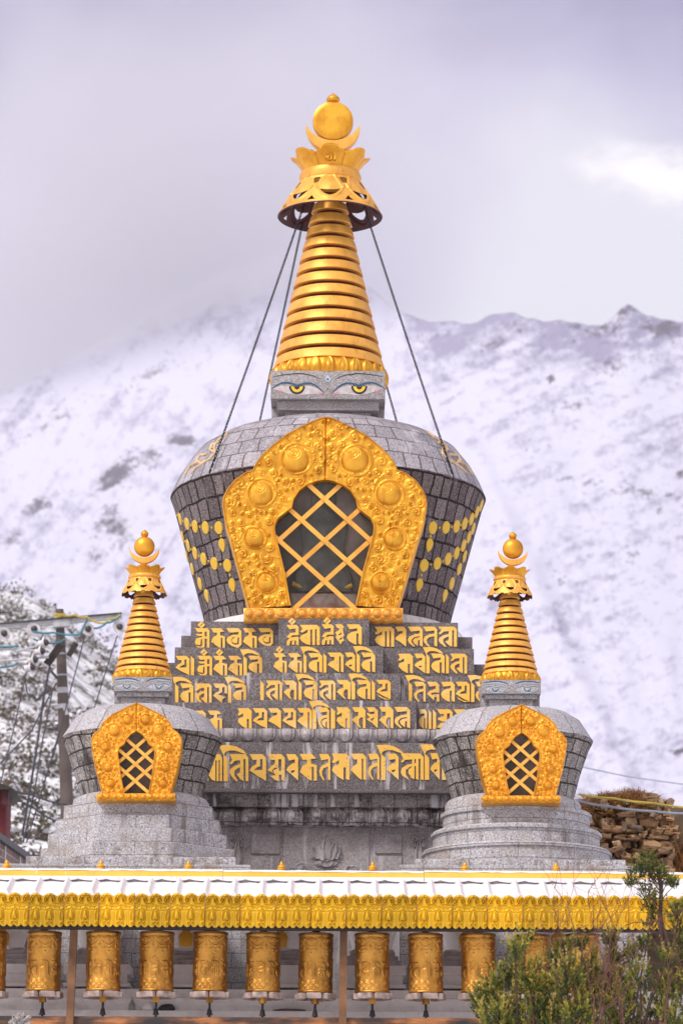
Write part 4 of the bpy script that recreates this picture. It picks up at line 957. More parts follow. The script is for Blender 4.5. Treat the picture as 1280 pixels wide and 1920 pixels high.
# chains
def rimp(off, front, r, y):
    X = dx + off * mD; d = math.sqrt(max(0, (r * mD) ** 2 - (off * mD) ** 2)); return (X, YA - d if front else YA + d, zD(y))
def ump(off, front, r=80, y=399): 
    d = math.sqrt(max(0, (r * mS) ** 2 - (off * mS) ** 2)); return (xs + off * mS, YA - d if front else YA + d, zc(y))
for a, b, s_ in ((ump(-46, True), rimp(-215, True, 295, 936), .02), (ump(62, True), rimp(228, True, 295, 936), .02), (ump(-52, False), rimp(-178, False, 293, 936), .02), (ump(22, False), rimp(190, False, 293, 936), .02)):
    chain(root, a, b, s_)

# ---- the two small stupas
def small_stupa(ox, oy, label, base):
    Y = 34.2
    root = thing('stupa', label, 'stupa', (P(267 + ox, 1390, Y).x, Y, ZG), 'small stupas flanking the tall one')
    q = dict(lips=[y + oy for y in (1116, 1129, 1142, 1154.5, 1167, 1179.5, 1192, 1205, 1217.5, 1230, 1243, 1254)], hw=(18.5, 52.5), gap=3.7, collar=1270 + oy, block=(1269 + oy * 1.4, 55), petals=17,
             umb=(27.5, 1086 + oy, 43, 1117 + oy), crown=(27, 1079 + oy, 38, 1064 + oy), disc=(271 + ox - (3 if ox else 0), 1025 + oy, 19.5), moon=(28, 1030 + oy, 1058 + oy, 1047 + oy), fin=(1005 + oy, 992 + oy, 7))
    if ox: sxx = 267 + ox - 4
    else: sxx = 268
    spire_top(root, q, sxx, Y, .62, False)
    xc = sxx + (2 if ox else 0)
    neck(root, (xc - 55, xc + 55, 1269 + oy * 1.4, 1296 + oy * 1.2, 1317 + oy), P(sxx, 1290, Y).x, Y, M['neck'], False)
    dxx = P(267 + ox, 1390, Y).x; m = S(1390, Y); z = lambda y: P(267 + ox, y + oy, Y).z
    dp = [(r * m, z(y)) for r, y in ((112, 1501), (126, 1450), (142, 1405), (151, 1388))]
    sp_ = [(r * m, z(y)) for r, y in ((151, 1388), (127, 1351), (104, 1337), (80, 1332), (50, 1330))]
    lathe_uv('dome', dxx, Y, dp, M['dome_small'], root, 96)
    lathe_uv('dome_shoulder', dxx, Y, sp_, M['shoulder_small'], root, 96, smooth=7)
    mb = MB(); mb.lathe(dxx, Y, [(127 * m, z(1526)), (127 * m, z(1508)), (122 * m, z(1501)), (110 * m, z(1496))], 64); mb.build('dome_foot', M['granite_l'], root, 40)
    cxx = 256 + ox if not ox else 977
    cf = lambda y: cxx + 0 * np.asarray(y)
    o = [(0, 1317), (20, 1326), (50, 1341), (64, 1355), (69, 1367), (79, 1374), (85, 1385), (85, 1392), (83, 1410), (77, 1443), (69, 1471), (64, 1489)]
    i = [(0, 1371.6), (10, 1377.7), (19, 1388), (22, 1396), (31, 1402), (33.5, 1410), (33.5, 1416), (28, 1458), (22, 1487)]
    o = [(a, b + oy * .8) for a, b in o]; i = [(a, b + oy * .8) for a, b in i]
    bs = [(17, 1349, 8.5), (41.5, 1368.6, 10.5), (58.5, 1400.6, 8), (54, 1438.6, 7.5), (49, 1469, 7.5)]
    bs = [(a, b + oy * .8, r) for a, b, r in bs]
    Yf = Y - .885
    ys = [(1402, 1399), (1434, 1430), (1466, 1461)]
    arch_window(root, cf, o, i, ([0, 4, 7, 11], [0, 3, 6, 8]), bs, Yf, .28, .52, 11 + ox, dict(ys=[(a + oy * .8, b + oy * .8) for a, b in ys], slope=.88, w=6), nseg=(70, 46, 90), ns=74)
    boss_row('lotus_trim', cxx - 74, cxx + 73, 1487.5 + oy, 1501.5 + oy, Yf - .015, 11, M['gold_bright'], root, .024, .3)
    zb = wloc(root).z
    if base == 'octagon':
        c8 = math.cos(math.pi / 8)
        for hw, y0, y1 in ((137, 1500, 1535), (151, 1525, 1562), (164, 1552, 1590), (177, 1578, 1650)):
            mb = MB(); b = .006
            R_ = hw * m / c8; z = lambda y_, h_=hw: P(262, y_, Y - h_ * m).z
            mb.lathe(P(262, 1540, Y).x, Y, [(R_, z(y1)), (R_, z(y0) - b), (R_ - b, z(y0)), (.2, z(y0) + .001)], 8, math.pi / 8); mb.build('base_step', M['granite_l'], root, 30)
        Yq = 33.12
        for x0, x1, y0, y1, Ys in ((49, 442, 1606, 1622, Yq + .07), (-40, 470, 1620, 1990, Yq)):
            mb = MB(); mb.box(P(x0, y0, Ys).x, P(x1, y0, Ys).x, Ys, 35.2, P(240, y1, Ys).z if y1 < 1900 else zb, P(240, y0, Ys).z, .012); mb.build('plinth_slab', M['granite_l'], root, 30)
    else:
        bx = P(967, 1540, Y).x; zz = lambda y: P(967, y, Y).z
        for hw, y0, y1 in ((141, 1507, 1548), (159, 1541, 1582), (177, 1575, 1650)):
            mb = MB(); R_ = hw * m; t = 9 * m; zz = lambda y_, h_=hw: P(967, y_, Y - h_ * m).z
            mb.lathe(bx, Y, [(R_ - 4 * m, zz(y1)), (R_ - 4 * m, zz(y0) - t), (R_ - .004, zz(y0) - t), (R_, zz(y0) - t + .006), (R_, zz(y0) - .02), (R_ - .02, zz(y0)), (.3, zz(y0) + .002)], 96)
            mb.build('base_drum', M['granite_l'], root, 30)
        Yq = 33.12
        for x0, x1, y0, y1, Ys in ((777, 1172, 1611, 1624, Yq + .07), (749, 1210, 1622, 1990, Yq)):
            mb = MB(); mb.box(P(x0, y0, Ys).x, P(x1, y0, Ys).x, Ys, 35.2, P(980, y1, Ys).z if y1 < 1900 else zb, P(980, y0, Ys).z, .012); mb.build('plinth_slab', M['granite_l'], root, 30)
    return root
small_stupa(0, 0, 'small stone stupa on an eight-sided stepped base, beside the utility pole', 'octagon')
small_stupa(693, 4, 'small stone stupa on three round drums, beside the ruined stone wall', 'drums')

# ------------------------------------------------------------------ ground and mountains
def px_of(x, Y): return 640 + x / S(1500, Y)
def snow_ground(name, rock=(0.05, 0.042, 0.045), snow=(0.84, 0.84, 0.88)):
    t = NT(name); n = t.noise(0.35, 8, 0.7)
    f = t.ramp(n, [(0.58, 0.0), (0.68, 1.0)])
    r = t.mix(t.ramp(t.noise(3, 5), [(0.4, 0.0), (0.6, 1.0)]), (0.10, 0.065, 0.04), rock)
    t.bump(t.noise(2.5, 6), 0.4, 0.1)
    return t.out(t.mix(f, snow, r), 0.8)
M['ground'] = snow_ground('snowy_ground')
nx, ny = 90, 110
gy = np.concatenate([np.linspace(-80, 10, 20), np.linspace(11, 45, 40), np.geomspace(47, 900, 50)])
gx = np.linspace(-1, 1, nx)
GX, GY = np.meshgrid(gx, gy); GX = np.sign(GX) * np.abs(GX) ** 1.7 * (130 + np.maximum(GY, 0) * .8)
GZ = -1.6 + (ZG + 1.6) * sstep(9, 29.5, GY) + np.clip(GY - 52, 0, None) * .085 + (fbm(GX / 6, GY / 6, 4, 5) - .5) * .5 * sstep(2, 0, (GY - 30) / 2) + (fbm(GX / 25, GY / 25, 4, 9) - .5) * 6 * sstep(60, 200, GY)
tag(grid_obj('ground', np.stack([GX, GY, GZ], -1), M['ground']), kind='structure')

# hillside with scrub, at the left, about a hundred metres behind
crest = np.array([(-900, 930), (-500, 1010), (-200, 1080), (0, 1112), (60, 1132), (110, 1165), (160, 1206), (210, 1235), (300, 1300), (400, 1400), (500, 1500), (640, 1640), (760, 1760)], float)
def hill_pt(px, t):
    Y = 50 + 120 * t
    yb = 1760.0; yc = np.interp(px, crest[:, 0], crest[:, 1])
    py = yb + (yc - yb) * t ** .9
    return px, py, Y
hp = np.linspace(-900, 760, 150); ht = np.linspace(0, 1, 90)
V = np.zeros((len(ht) + 4, len(hp), 3))
for i, t_ in enumerate(ht):
    for j, p_ in enumerate(hp):
        a, b, c_ = hill_pt(p_, t_); q = P(a, b, c_); V[i, j] = q
V[:90, :, 2] += (fbm(V[:90, :, 0] / 7, V[:90, :, 1] / 7, 4, 3) - .5) * 3.2 * (np.linspace(0.2, 1, 90)[:, None])
for k in range(4):
    V[90 + k] = V[89]; V[90 + k, :, 1] += (k + 1) * 15; V[90 + k, :, 2] -= (k + 1) ** 1.5 * 5
t = NT('hill_snow')
n = t.noise(0.55, 7, 0.72); n2 = t.noise(2.2, 5, 0.6)
rk = t.mix(t.ramp(n2, [(0.4, 0.0), (0.6, 1.0)]), (0.12, 0.085, 0.06), (0.05, 0.045, 0.04))
f = t.ramp(t.math('ADD', t.math('MULTIPLY', n, .7), t.math('MULTIPLY', n2, .3)), [(0.47, 0.0), (0.585, 0.9)])
M['hill'] = t.out(t.mix(f, (0.80, 0.80, 0.84), rk), 0.85)
hill = tag(grid_obj('hillside', V, M['hill']), kind='structure')

# scrub on it: clumps of thin twigs and leaves, snow on some
HV = V[:90].reshape(-1, 3)
def scrub(n):
    Vs, Fs, tn = [], [], []
    rng = np.random.default_rng(5)
    for k in range(n):
        px = rng.uniform(-420, 330); t_ = rng.uniform(.03, 1.0)
        i = int(t_ * 89); j = int(np.interp(px, hp, np.arange(150)))
        c = V[i, j] + np.array([rng.normal() * .3, rng.normal() * .4, 0])
        R = rng.uniform(.42, .95) * (1.5 if rng.random() < .2 else .8); tv = rng.random()
        m = int(70 * R + 16)
        for q in range(m):
            a = rng.uniform(0, 2 * math.pi); el = rng.uniform(-.1, 1.45); r = R * rng.uniform(.3, 1) ** .6
            d = np.array([math.cos(a) * math.cos(el), math.sin(a) * math.cos(el), math.sin(el) * .72])
            p = c + d * r; w_ = rng.uniform(.05, .12); u = rng.normal(size=3); u /= np.linalg.norm(u); v = np.cross(u, d + .01); v /= np.linalg.norm(v) + 1e-6
            b = len(Vs); Vs += [p - u * w_, p + v * w_ * .6, p + u * w_, p - v * w_ * .6]; Fs.append((b, b + 1, b + 2, b + 3))
            sn = 1.0 if (math.sin(el) > .62 and rng.random() < .45) else 0.0
            tn += [sn + tv * .4] * 4
    me = mesh_np(np.array(Vs), Fs, name='scrub'); at = me.attributes.new('tint', 'FLOAT', 'POINT'); at.data.foreach_set('value', tn); return me
t = NT('scrub_leaf'); a_ = t.n('ShaderNodeAttribute', attribute_name='tint').outputs['Fac']
c = t.ramp(a_, [(0.0, (0.065, 0.06, 0.036)), (0.2, (0.12, 0.09, 0.065)), (0.4, (0.07, 0.058, 0.058)), (0.7, (0.8, 0.8, 0.84))])
M['scrub'] = t.out(c, 0.85)
tag(obj('hillside_scrub', scrub(950), M['scrub']), 'snow dusted dark scrub covering the hillside behind the utility pole', 'scrub', kind='stuff')

# snow mountain: slopes rising from the valley to a peak lost in cloud on the left and a rocky ridge on the right
ridge = np.array([(-1400, 1000), (-900, 930), (-400, 880), (-150, 815), (0, 742), (100, 690), (200, 632), (300, 568), (380, 528), (450, 498), (520, 470), (580, 458), (640, 485), (700, 545), (740, 580), (790, 598), (830, 608), (870, 606),
    (930, 594), (990, 599), (1060, 603), (1130, 613), (1158, 590), (1172, 575), (1184, 574), (1205, 590), (1240, 598), (1280, 602), (1380, 560), (1500, 590), (1700, 660), (2100, 740), (2700, 820)], float)
dist = np.array([(-1400, 3200), (-400, 3800), (0, 4300), (300, 5200), (580, 5800), (720, 4600), (800, 3400), (900, 2700), (1200, 2400), (1500, 2600), (2700, 3000)], float)
mpx = np.linspace(-1400, 2700, 760); mt = np.linspace(0, 1, 260)
PX, TT = np.meshgrid(mpx, mt)
Rr = np.interp(PX, ridge[:, 0], ridge[:, 1]); dsm = np.interp(np.arange(-2000, 3301, 5), dist[:, 0], dist[:, 1]); kw = np.hanning(75); dsm = np.convolve(np.pad(dsm, 37, 'edge'), kw / kw.sum(), 'valid'); Dd = np.interp(PX, np.arange(-2000, 3301, 5), dsm)
rough = (fbm(PX / 42, 0 * PX + 3, 5, 21) - .5) * 26 * np.interp(PX, [0, 500, 760, 900, 2700], [.2, .2, .5, 1, 1])
rsm = np.interp(np.arange(-2000, 3301, 5), ridge[:, 0], ridge[:, 1]); kr = np.hanning(61); rsm = np.convolve(np.pad(rsm, 30, 'edge'), kr / kr.sum(), 'valid'); Rs = np.interp(PX, np.arange(-2000, 3301, 5), rsm)
Yb = 1720.0; py = Yb + (Rs - Yb) * TT ** .86 + (Rr - Rs) * TT ** 12 + rough * TT ** 16
Yd = 340 * (Dd / 340) ** TT
gul = fbm(PX / 90 + 2.2 * TT + (fbm(PX / 160, TT * 4, 3, 8) - .5) * 2.0, TT * 8, 3, 31, .5, True) - .62
xm_ = (PX - 640) / F * Yd
py = py - gul * 14 * np.sin(np.pi * np.clip(TT, 0, 1)) ** .6 - (fbm(xm_ / 130, Yd / 130, 6, 44, .52, True) - .6) * np.minimum(34, 62000 / Yd) * (1 - TT ** 6)
# a rib running down from the right hand ridge
rib = np.interp(py, [590, 690, 780, 900, 1500], [950, 838, 850, 905, 1180]); py = py - 14 * np.exp(-((PX - rib) / 26) ** 2) * sstep(560, 640, py) * (PX > 700)
MV = np.zeros(PX.shape + (3,)); tt = (PX - 640) / F; vv = (py - 960) / F
dxx = fwd.x + tt * CR.x - vv * CU.x; dyy = fwd.y + tt * CR.y - vv * CU.y; dzz = fwd.z + tt * CR.z - vv * CU.z
MV[..., 0] = dxx / dyy * Yd; MV[..., 1] = Yd; MV[..., 2] = dzz / dyy * Yd
back = []
for k in range(1, 5):
    b = MV[-1].copy(); b[:, 1] += 220 * k; b[:, 2] -= 90 * k ** 1.3; back.append(b)
rk = np.zeros(PX.shape)
for cx_, cy_, rx, ry, an, st in ((225, 880, 52, 26, -.5, 1.0), (215, 985, 34, 40, -.9, .8), (345, 828, 34, 12, .2, 1.0), (70, 950, 34, 14, -.5, .9), (25, 1010, 22, 12, -.6, .8), (275, 860, 40, 22, -.4, .7), (180, 1040, 20, 30, -1.0, .6),
        (1178, 581, 30, 9, .1, .9), (1125, 618, 50, 14, .25, .5), (1228, 612, 40, 16, .3, .7), (1030, 711, 12, 9, -.9, 1.0), (925, 640, 40, 12, -.5, .5), (1215, 925, 80, 14, .08, .55), (1105, 900, 90, 12, .05, .45), (1235, 955, 12, 12, 0, .7), (1275, 890, 30, 14, .1, .6),
        (1185, 1045, 30, 16, -.7, .55), (1270, 1410, 24, 7, -.1, .9), (1190, 1375, 16, 7, .2, .55), (1115, 1365, 20, 8, -.3, .5), (840, 770, 8, 20, 0, .5), (1080, 760, 60, 22, -.5, .35), (960, 850, 60, 20, -.3, .25), (120, 770, 90, 20, -.6, .45), (300, 690, 90, 18, -.55, .45), (1150, 690, 70, 24, -.4, .45)):
    dx_, dy_ = PX - cx_, py - cy_; a, b = dx_ * math.cos(an) + dy_ * math.sin(an), -dx_ * math.sin(an) + dy_ * math.cos(an)
    rk = np.maximum(rk, st * np.exp(-(a / rx) ** 2 - (b / ry) ** 2))
tex = fbm(PX / 20 + py / 34, py / 9, 5, 61, .62)
streak = fbm((PX * .55 + py * .8) / 14, (PX * .8 - py * .5) / 60, 5, 77, .6)
rkv = .55 * sstep(.90, 1, TT) * (fbm(PX / 30, py / 14, 4, 151) > .52) * (PX > 780) + rk * 1.25 + (tex - .5) * 1.05 * (rk > .03) + (streak - .56) * 2.0 * (.35 + .65 * sstep(.45, .7, fbm(PX / 120, py / 90, 3, 91)))
lft = sstep(760, 560, PX)
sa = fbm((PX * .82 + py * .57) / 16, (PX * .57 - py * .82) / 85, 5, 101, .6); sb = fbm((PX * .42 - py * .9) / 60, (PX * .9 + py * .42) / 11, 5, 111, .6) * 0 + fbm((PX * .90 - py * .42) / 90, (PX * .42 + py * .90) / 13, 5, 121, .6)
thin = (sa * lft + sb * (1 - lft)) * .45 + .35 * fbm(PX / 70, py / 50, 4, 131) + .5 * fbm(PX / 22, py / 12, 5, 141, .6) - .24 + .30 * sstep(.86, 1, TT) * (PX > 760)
MVa = np.concatenate([MV, np.array(back)]); rka = np.concatenate([rkv] + [rkv[-1:]] * 4)
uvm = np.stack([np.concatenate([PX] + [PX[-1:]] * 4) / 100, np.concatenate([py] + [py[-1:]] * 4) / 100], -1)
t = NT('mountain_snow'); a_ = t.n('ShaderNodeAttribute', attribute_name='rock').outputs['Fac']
nd = t.noise(9.0, 9, 0.78, t.tc.outputs['UV'])
f = t.ramp(t.math('ADD', a_, t.math('MULTIPLY_ADD', nd, 2.6, -1.3)), [(0.40, 0.0), (0.92, 0.95)])
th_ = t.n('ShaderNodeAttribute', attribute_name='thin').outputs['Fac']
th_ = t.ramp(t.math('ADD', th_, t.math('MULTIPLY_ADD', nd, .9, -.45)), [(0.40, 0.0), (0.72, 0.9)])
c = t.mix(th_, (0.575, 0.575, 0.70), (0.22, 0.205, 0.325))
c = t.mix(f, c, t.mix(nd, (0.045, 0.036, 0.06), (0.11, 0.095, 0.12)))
M['mountain'] = t.out(c, 0.9)
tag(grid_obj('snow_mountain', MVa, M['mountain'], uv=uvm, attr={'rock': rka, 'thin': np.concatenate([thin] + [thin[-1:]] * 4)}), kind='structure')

# ------------------------------------------------------------------ prayer wheel shelter
sh = thing('prayer_wheel_shelter', 'long low shelter with snowy roof and yellow embossed eaves over the prayer wheels', 'shelter', (P(640, 1900, 31.95).x, 31.95, ZG))
XL, XR = -150, 1430
Ye, Yr = 31.6, 32.22
def PXm(px, Y=31.6, y=1700): return P(px, y, Y).x
z_eave, z_under = P(640, 1682, Ye).z, P(640, 1653.5, Yr).z
x0, x1 = PXm(XL), PXm(XR)
nxr = 1500; xs_r = np.linspace(x0, x1, nxr); vr = np.linspace(0, 1, 26); Xr, Vr = np.meshgrid(xs_r, vr)
pitch = 52.5 * S(1660, 32.0); ph = ((Xr - PXm(38)) / pitch) % 1.0 - .5
ribh = .052 * np.exp(-(ph / .085) ** 2)
sn = (fbm(Xr / .09, Vr * 5, 4, 12) - .5)
Zr = z_eave + (z_under - z_eave) * Vr + ribh + .012 * sn - .003 * np.cos(ph * 2 * np.pi) * (np.abs(ph) > .15)
Vroof = np.stack([Xr, Ye - .02 + (Yr - Ye + .02) * Vr, Zr], -1)
und = Vroof[:1].copy(); und[..., 2] -= .05
t = NT('roof_snow'); n = t.noise(5, 7, .7); n2 = t.noise(24, 4, .6)
f = t.ramp(t.math('ADD', t.math('MULTIPLY', n, .6), t.math('MULTIPLY', n2, .4)), [(0.55, 0.0), (0.64, 0.6)])
t.bump(t.noise(22, 5), .25, .01)
M['roofsnow'] = t.out(t.mix(f, (0.76, 0.735, 0.765), (0.66, 0.42, 0.20)), .6)
grid_obj('snowy_roof', np.concatenate([und, Vroof]), M['roofsnow'], sh, 60)
# ridge cap: yellow, with a scalloped lower edge where the snow hangs between the ribs
rc_edges = [XL, 38 + 52.5 * 7.24, 38 + 52.5 * 14.4, 38 + 52.5 * 21.7, XR]
for kx, (a, b) in enumerate(zip(rc_edges[:-1], rc_edges[1:])):
    xa, xb = PXm(a + .6, Yr), PXm(b - .6, Yr); n = int((b - a) / 3); xs_ = np.linspace(xa, xb, n)
    php = ((xs_ - PXm(38, 32.0)) / pitch) % 1.0
    sag = np.sin(php * np.pi) ** .6
    zt_, zl = P(640, 1635 + (kx % 2) * 1.2, Yr).z, P(640, 1650.5, Yr).z - .022 * sag
    zm = P(640, 1646, Yr).z + 0 * xs_
    yf = Yr - .05 - .006 * (kx % 2)
    rows = [(yf + .13, zt_ + .012 + 0 * xs_), (yf + .10, zt_ + .014 + 0 * xs_), (yf + .02, zt_ + .006 + 0 * xs_), (yf, zt_ - .006 + 0 * xs_), (yf, zm), (yf - .02, zm - .004), (yf - .025, zl), (yf + .06, zl - .004)]
    Vc = np.stack([np.stack([xs_, np.full(n, y_) if np.isscalar(y_) else y_, z_], -1) for y_, z_ in rows])
    cap = grid_obj('ridge_cap', Vc[:5][::-1].copy(), M['ridge'], sh, 50)
    grid_obj('ridge_snow', np.concatenate([Vc[4:8]]), M['roofsnow'], cap, 50)
    sV = np.stack([np.stack([xs_, np.full(n, y_), z_ + .012 * (fbm(xs_ / .12, xs_ * 0 + i, 3, 4) - .3)], -1) for i, (y_, z_) in enumerate(((yf + .13, rows[0][1] + .010), (yf + .10, rows[1][1] + .008), (yf + .025, rows[2][1] + .006), (yf - .004, rows[3][1] - .001)))])
    grid_obj('ridge_snow', sV, M['snow'], cap, 60)
# one embossed eave panel, then copies
pw = 66.0 * S(1710, Ye); zt, zb = P(640, 1680, Ye).z, P(640, 1738, Ye).z
gx_, gv = np.meshgrid(np.linspace(0, 1, 150), np.linspace(0, 1, 120))     # v from the top
X2 = gx_ * 2.5
def ridge_(d, w): return np.exp(-(d / w) ** 2)
uu = (X2 % 1.0) - .5
h = .35 * ridge_(gv - .36, .018) + .35 * ridge_(gv - .46, .018)
h += .5 * ridge_(np.hypot(((X2 * 3) % 1 - .5) * .34, (gv - .41) * 1.0) - 0, .035)
# scrolls: a running wave of two curls in every repeat
for cx_, sgn in ((-.25, 1), (.25, -1), (-.25 + 1, 1), (.25 - 1, -1)):
    dx_, dy_ = (uu - cx_), (gv - .17) * 1.35; d = np.hypot(dx_, dy_); th_ = np.arctan2(dy_, dx_ * sgn)
    h = np.maximum(h, .8 * sstep(.2, .15, d) * (.5 + .5 * np.cos(2 * np.pi * (d / .11 - th_ / (2 * np.pi)))))
wave = .15 - .09 * np.cos(uu * 2 * np.pi)
h = np.maximum(h, .8 * ridge_(gv - wave, .028))
# pendants
tear = np.hypot(uu / .19, (gv - .72) / np.where(gv > .72, .11, .19))
h = np.maximum(h, 1.15 * np.sqrt(np.clip(1 - tear ** 2, 0, 1)))
h = np.maximum(h, .40 * ridge_(tear - 1.45, .16) * (gv > .5))
h += .16 * (gv > .52) * np.maximum(ridge_(np.abs(uu) - .42, .03), ridge_(np.abs(uu) - .5, .03))
for cx_ in (-.16, .16):
    h = np.maximum(h, .55 * ridge_(np.hypot((uu - cx_) / 1.0, (gv - .90) * 1.6) - .07, .035))
edge = np.minimum(gx_, 1 - gx_); h = h * sstep(0, .012, edge) + .3 * ridge_(edge - .012, .008)
top_off = .030 * np.abs(np.cos((uu) * np.pi)) ** 1.0; bot_off = .026 * (np.abs(np.sin(X2 * 2 * np.pi * 1.0)) ** .7)
ztop = zt - .016 + top_off; zbot = zb + .012 - bot_off
Z2 = ztop + (zbot - ztop) * gv
tilt = .016 * (1 - gv)                       # leans out a little at the foot
V2 = np.stack([gx_ * pw * .995, Ye - .045 + tilt - .026 * h, Z2], -1)
bk = V2[:1].copy(); bk[..., 1] += .06; bk2 = V2[-1:].copy(); bk2[..., 1] += .03
Vp = np.concatenate([bk, V2, bk2]); Vp[..., 2] -= zt
me_p = mesh_np(Vp, grid_faces(Vp.shape[0], Vp.shape[1]), name='eave_panel'); me_p.materials.append(M['eave'])
me_p.polygons.foreach_set('use_smooth', [True] * len(me_p.polygons)); me_p.set_sharp_from_angle(angle=rad(60))
k0 = -3
pano = None
while PXm(55 + 66 * k0) < x1:
    o = bpy.data.objects.new('eave_panel', me_p); C.objects.link(o); o.parent = sh
    rr_ = random.random
    o.location = Vector((PXm(55) + k0 * pw, (rr_() - .5) * .012, zt + (rr_() - .5) * .008)) - Vector((wloc(sh).x, wloc(sh).y - 31.95, wloc(sh).z))
    o.location.y = (rr_() - .5) * .012 - 31.95
    k0 += 1
mb = MB(); mb.box(x0, x1, 31.70, 31.80, P(640, 1744, 31.7).z, P(640, 1728, 31.7).z, .006); mb.build('eave_beam', M['wood_d'], sh, 30)
mb = MB(); mb.box(x0, x1, Ye + .04, Yr - .04, P(640, 1728, 31.7).z + .004, P(640, 1728, 31.7).z + .03); mb.build('soffit', M['wood_d'], sh)
t = NT('worn_rail'); n = t.noise(1.6, 5, .6, t.map((1, 1, 5)))
M['rail'] = t.out(t.ramp(n, [(0.42, (0.018, 0.014, 0.016)), (0.5, (0.10, 0.04, 0.018)), (0.62, (0.42, 0.16, 0.045))]), .5)
zr = P(640, 1909, 31.95).z
mb = MB(); mb.box(x0, x1, 31.88, 32.02, zr - .12, zr, .01); mb.build('rail', M['rail'], sh, 30)
mb = MB(); mb.box(x0, x1, 31.9, 32.0, ZG + .1, ZG + .22, .01); mb.build('rail', M['rail'], sh, 30)
zbm = P(640, 1740, 31.75).z
for a, b in ((139.5, 131), (644, 642), (1149, 1149), (-366 + 0, -372)):
    if a < XL: a, b = -140, -144
    mb = MB(); hw = .034; p0, p1 = P(a, 1738, 31.86), P(b, 1920, 31.86)
    d = (p1 - p0) / (p1.z - p0.z)
    q0, q1 = p0 + d * (zbm - p0.z), p0 + d * (ZG - p0.z)
    V = [(q.x + sx_ * hw, 31.86 + sy_ * hw, q.z) for q in (q0, q1) for sx_, sy_ in ((-1, -1), (1, -1), (1, 1), (-1, 1))]
    mb.add(V, [(0, 1, 2, 3), (7, 6, 5, 4)] + [(i, (i + 1) % 4, 4 + (i + 1) % 4, 4 + i) for i in range(4)])
    mb.build('post', M['wood'], sh)

# ---- prayer wheels
Yw_ = 31.95; mw = S(1805, Yw_)
def wz(y): return P(640, y, Yw_).z
wr = 31.5 * mw; zt, zb = wz(1754), wz(1861)
def wheel_relief():
    nt, nv = 520, 190
    th = np.linspace(0, 2 * math.pi, nt + 1); v = np.linspace(0, 1, nv); T, Vv = np.meshgrid(th, v)   # v from the top
    circ = 2 * math.pi * 31.5; px = T / (2 * math.pi) * circ; py_ = Vv * 107
    h = np.zeros_like(T)
    # letters
    seq = ['om', 'na', 'sha', 'hum', 'da', 'ka', 'ta', 'bha', 'hum', 'la']; wl = circ / len(seq)
    for k, g in enumerate(seq):
        for outer, holes in glyph_polys(g, k * wl + 2.5, (k + 1) * wl - 2, 52, 79, g in ('om', 'hum')):
            ins = np.zeros_like(T, bool)
            for loop in [outer] + list(holes):
                L = np.array(loop); x0, y0 = L[:, 0], L[:, 1]; x1, y1 = np.roll(x0, -1), np.roll(y0, -1)
                c = np.zeros_like(T, bool)
                for a in range(len(L)):
                    if y0[a] == y1[a]: continue
                    c ^= ((y0[a] > py_) != (y1[a] > py_)) & (px < (x1[a] - x0[a]) * (py_ - y0[a]) / (y1[a] - y0[a]) + x0[a])
                ins ^= c
            h = np.maximum(h, ins * .8)
    hb = h.copy()
    for _ in range(3): hb = (hb + np.roll(hb, 1, 1) + np.roll(hb, -1, 1) + np.roll(hb, 1, 0) + np.roll(hb, -1, 0)) / 5
    # outlined rather than filled: keeps a raised border
    h = np.maximum(0, hb) * 1.0
    # garlands and tassels
    per = circ / 6; u = (px / per) % 1.0 - .5
    for dep, off in ((22, 8), (15, 8)):
        sw = off + dep * (1 - (2 * np.abs(u)) ** 1.7) if dep == 22 else off + dep * (1 - (2 * np.abs(u)) ** 2)
        h = np.maximum(h, .5 * np.exp(-((py_ - sw) / .9) ** 2))
    for k in (-.5, -.25, 0.25, .5, 0):
        yb = 30 - 12 * abs(2 * k)
        h = np.maximum(h, .9 * np.sqrt(np.clip(1 - (((u - k) * per) / 2.0) ** 2 - ((py_ - yb - 5) / 2.2) ** 2, 0, 1)))
    for k in (-.5, .5): h = np.maximum(h, .5 * np.exp(-(((u - k) * per) / .9) ** 2) * (py_ > 8) * (py_ < 30))
    fl = curls(u * per, py_, [(0, 10, 4.5, 1, .8, 'curl'), (-per / 2, 9, 5, -1, .7, 'curl'), (per / 2, 9, 5, 1, .7, 'curl'), (-8, 11, 3.4, -1, .6, 'curl'), (8, 11, 3.4, 1, .6, 'curl'), (-13, 8, 2.6, 1, .5, 'curl'), (13, 8, 2.6, -1, .5, 'curl')])
    h = np.maximum(h, fl)
    # overlapping wave scales at the foot
    for row in range(3):
        p2 = circ / 12; u2 = ((px / p2 + .5 * row) % 1.0) - .5; yc = 90 + row * 5.5
        d = np.hypot(u2 * p2, (py_ - yc - 3) * 1.15)
        for r in (8.0, 5.4, 2.8): h = np.maximum(h, .55 * np.exp(-((d - r) / .8) ** 2) * (py_ < yc + 3.5) * (py_ > 82))
    # dents
    h = h + .5 * (fbm(np.cos(T) * 2 + 4, np.sin(T) * 2 + Vv * 3, 4, 15) - .5)
    h = h + .9 * (sstep(.035, .02, Vv) + sstep(.972, .985, Vv))
    return T, Vv, h
T, Vv, h = wheel_relief()
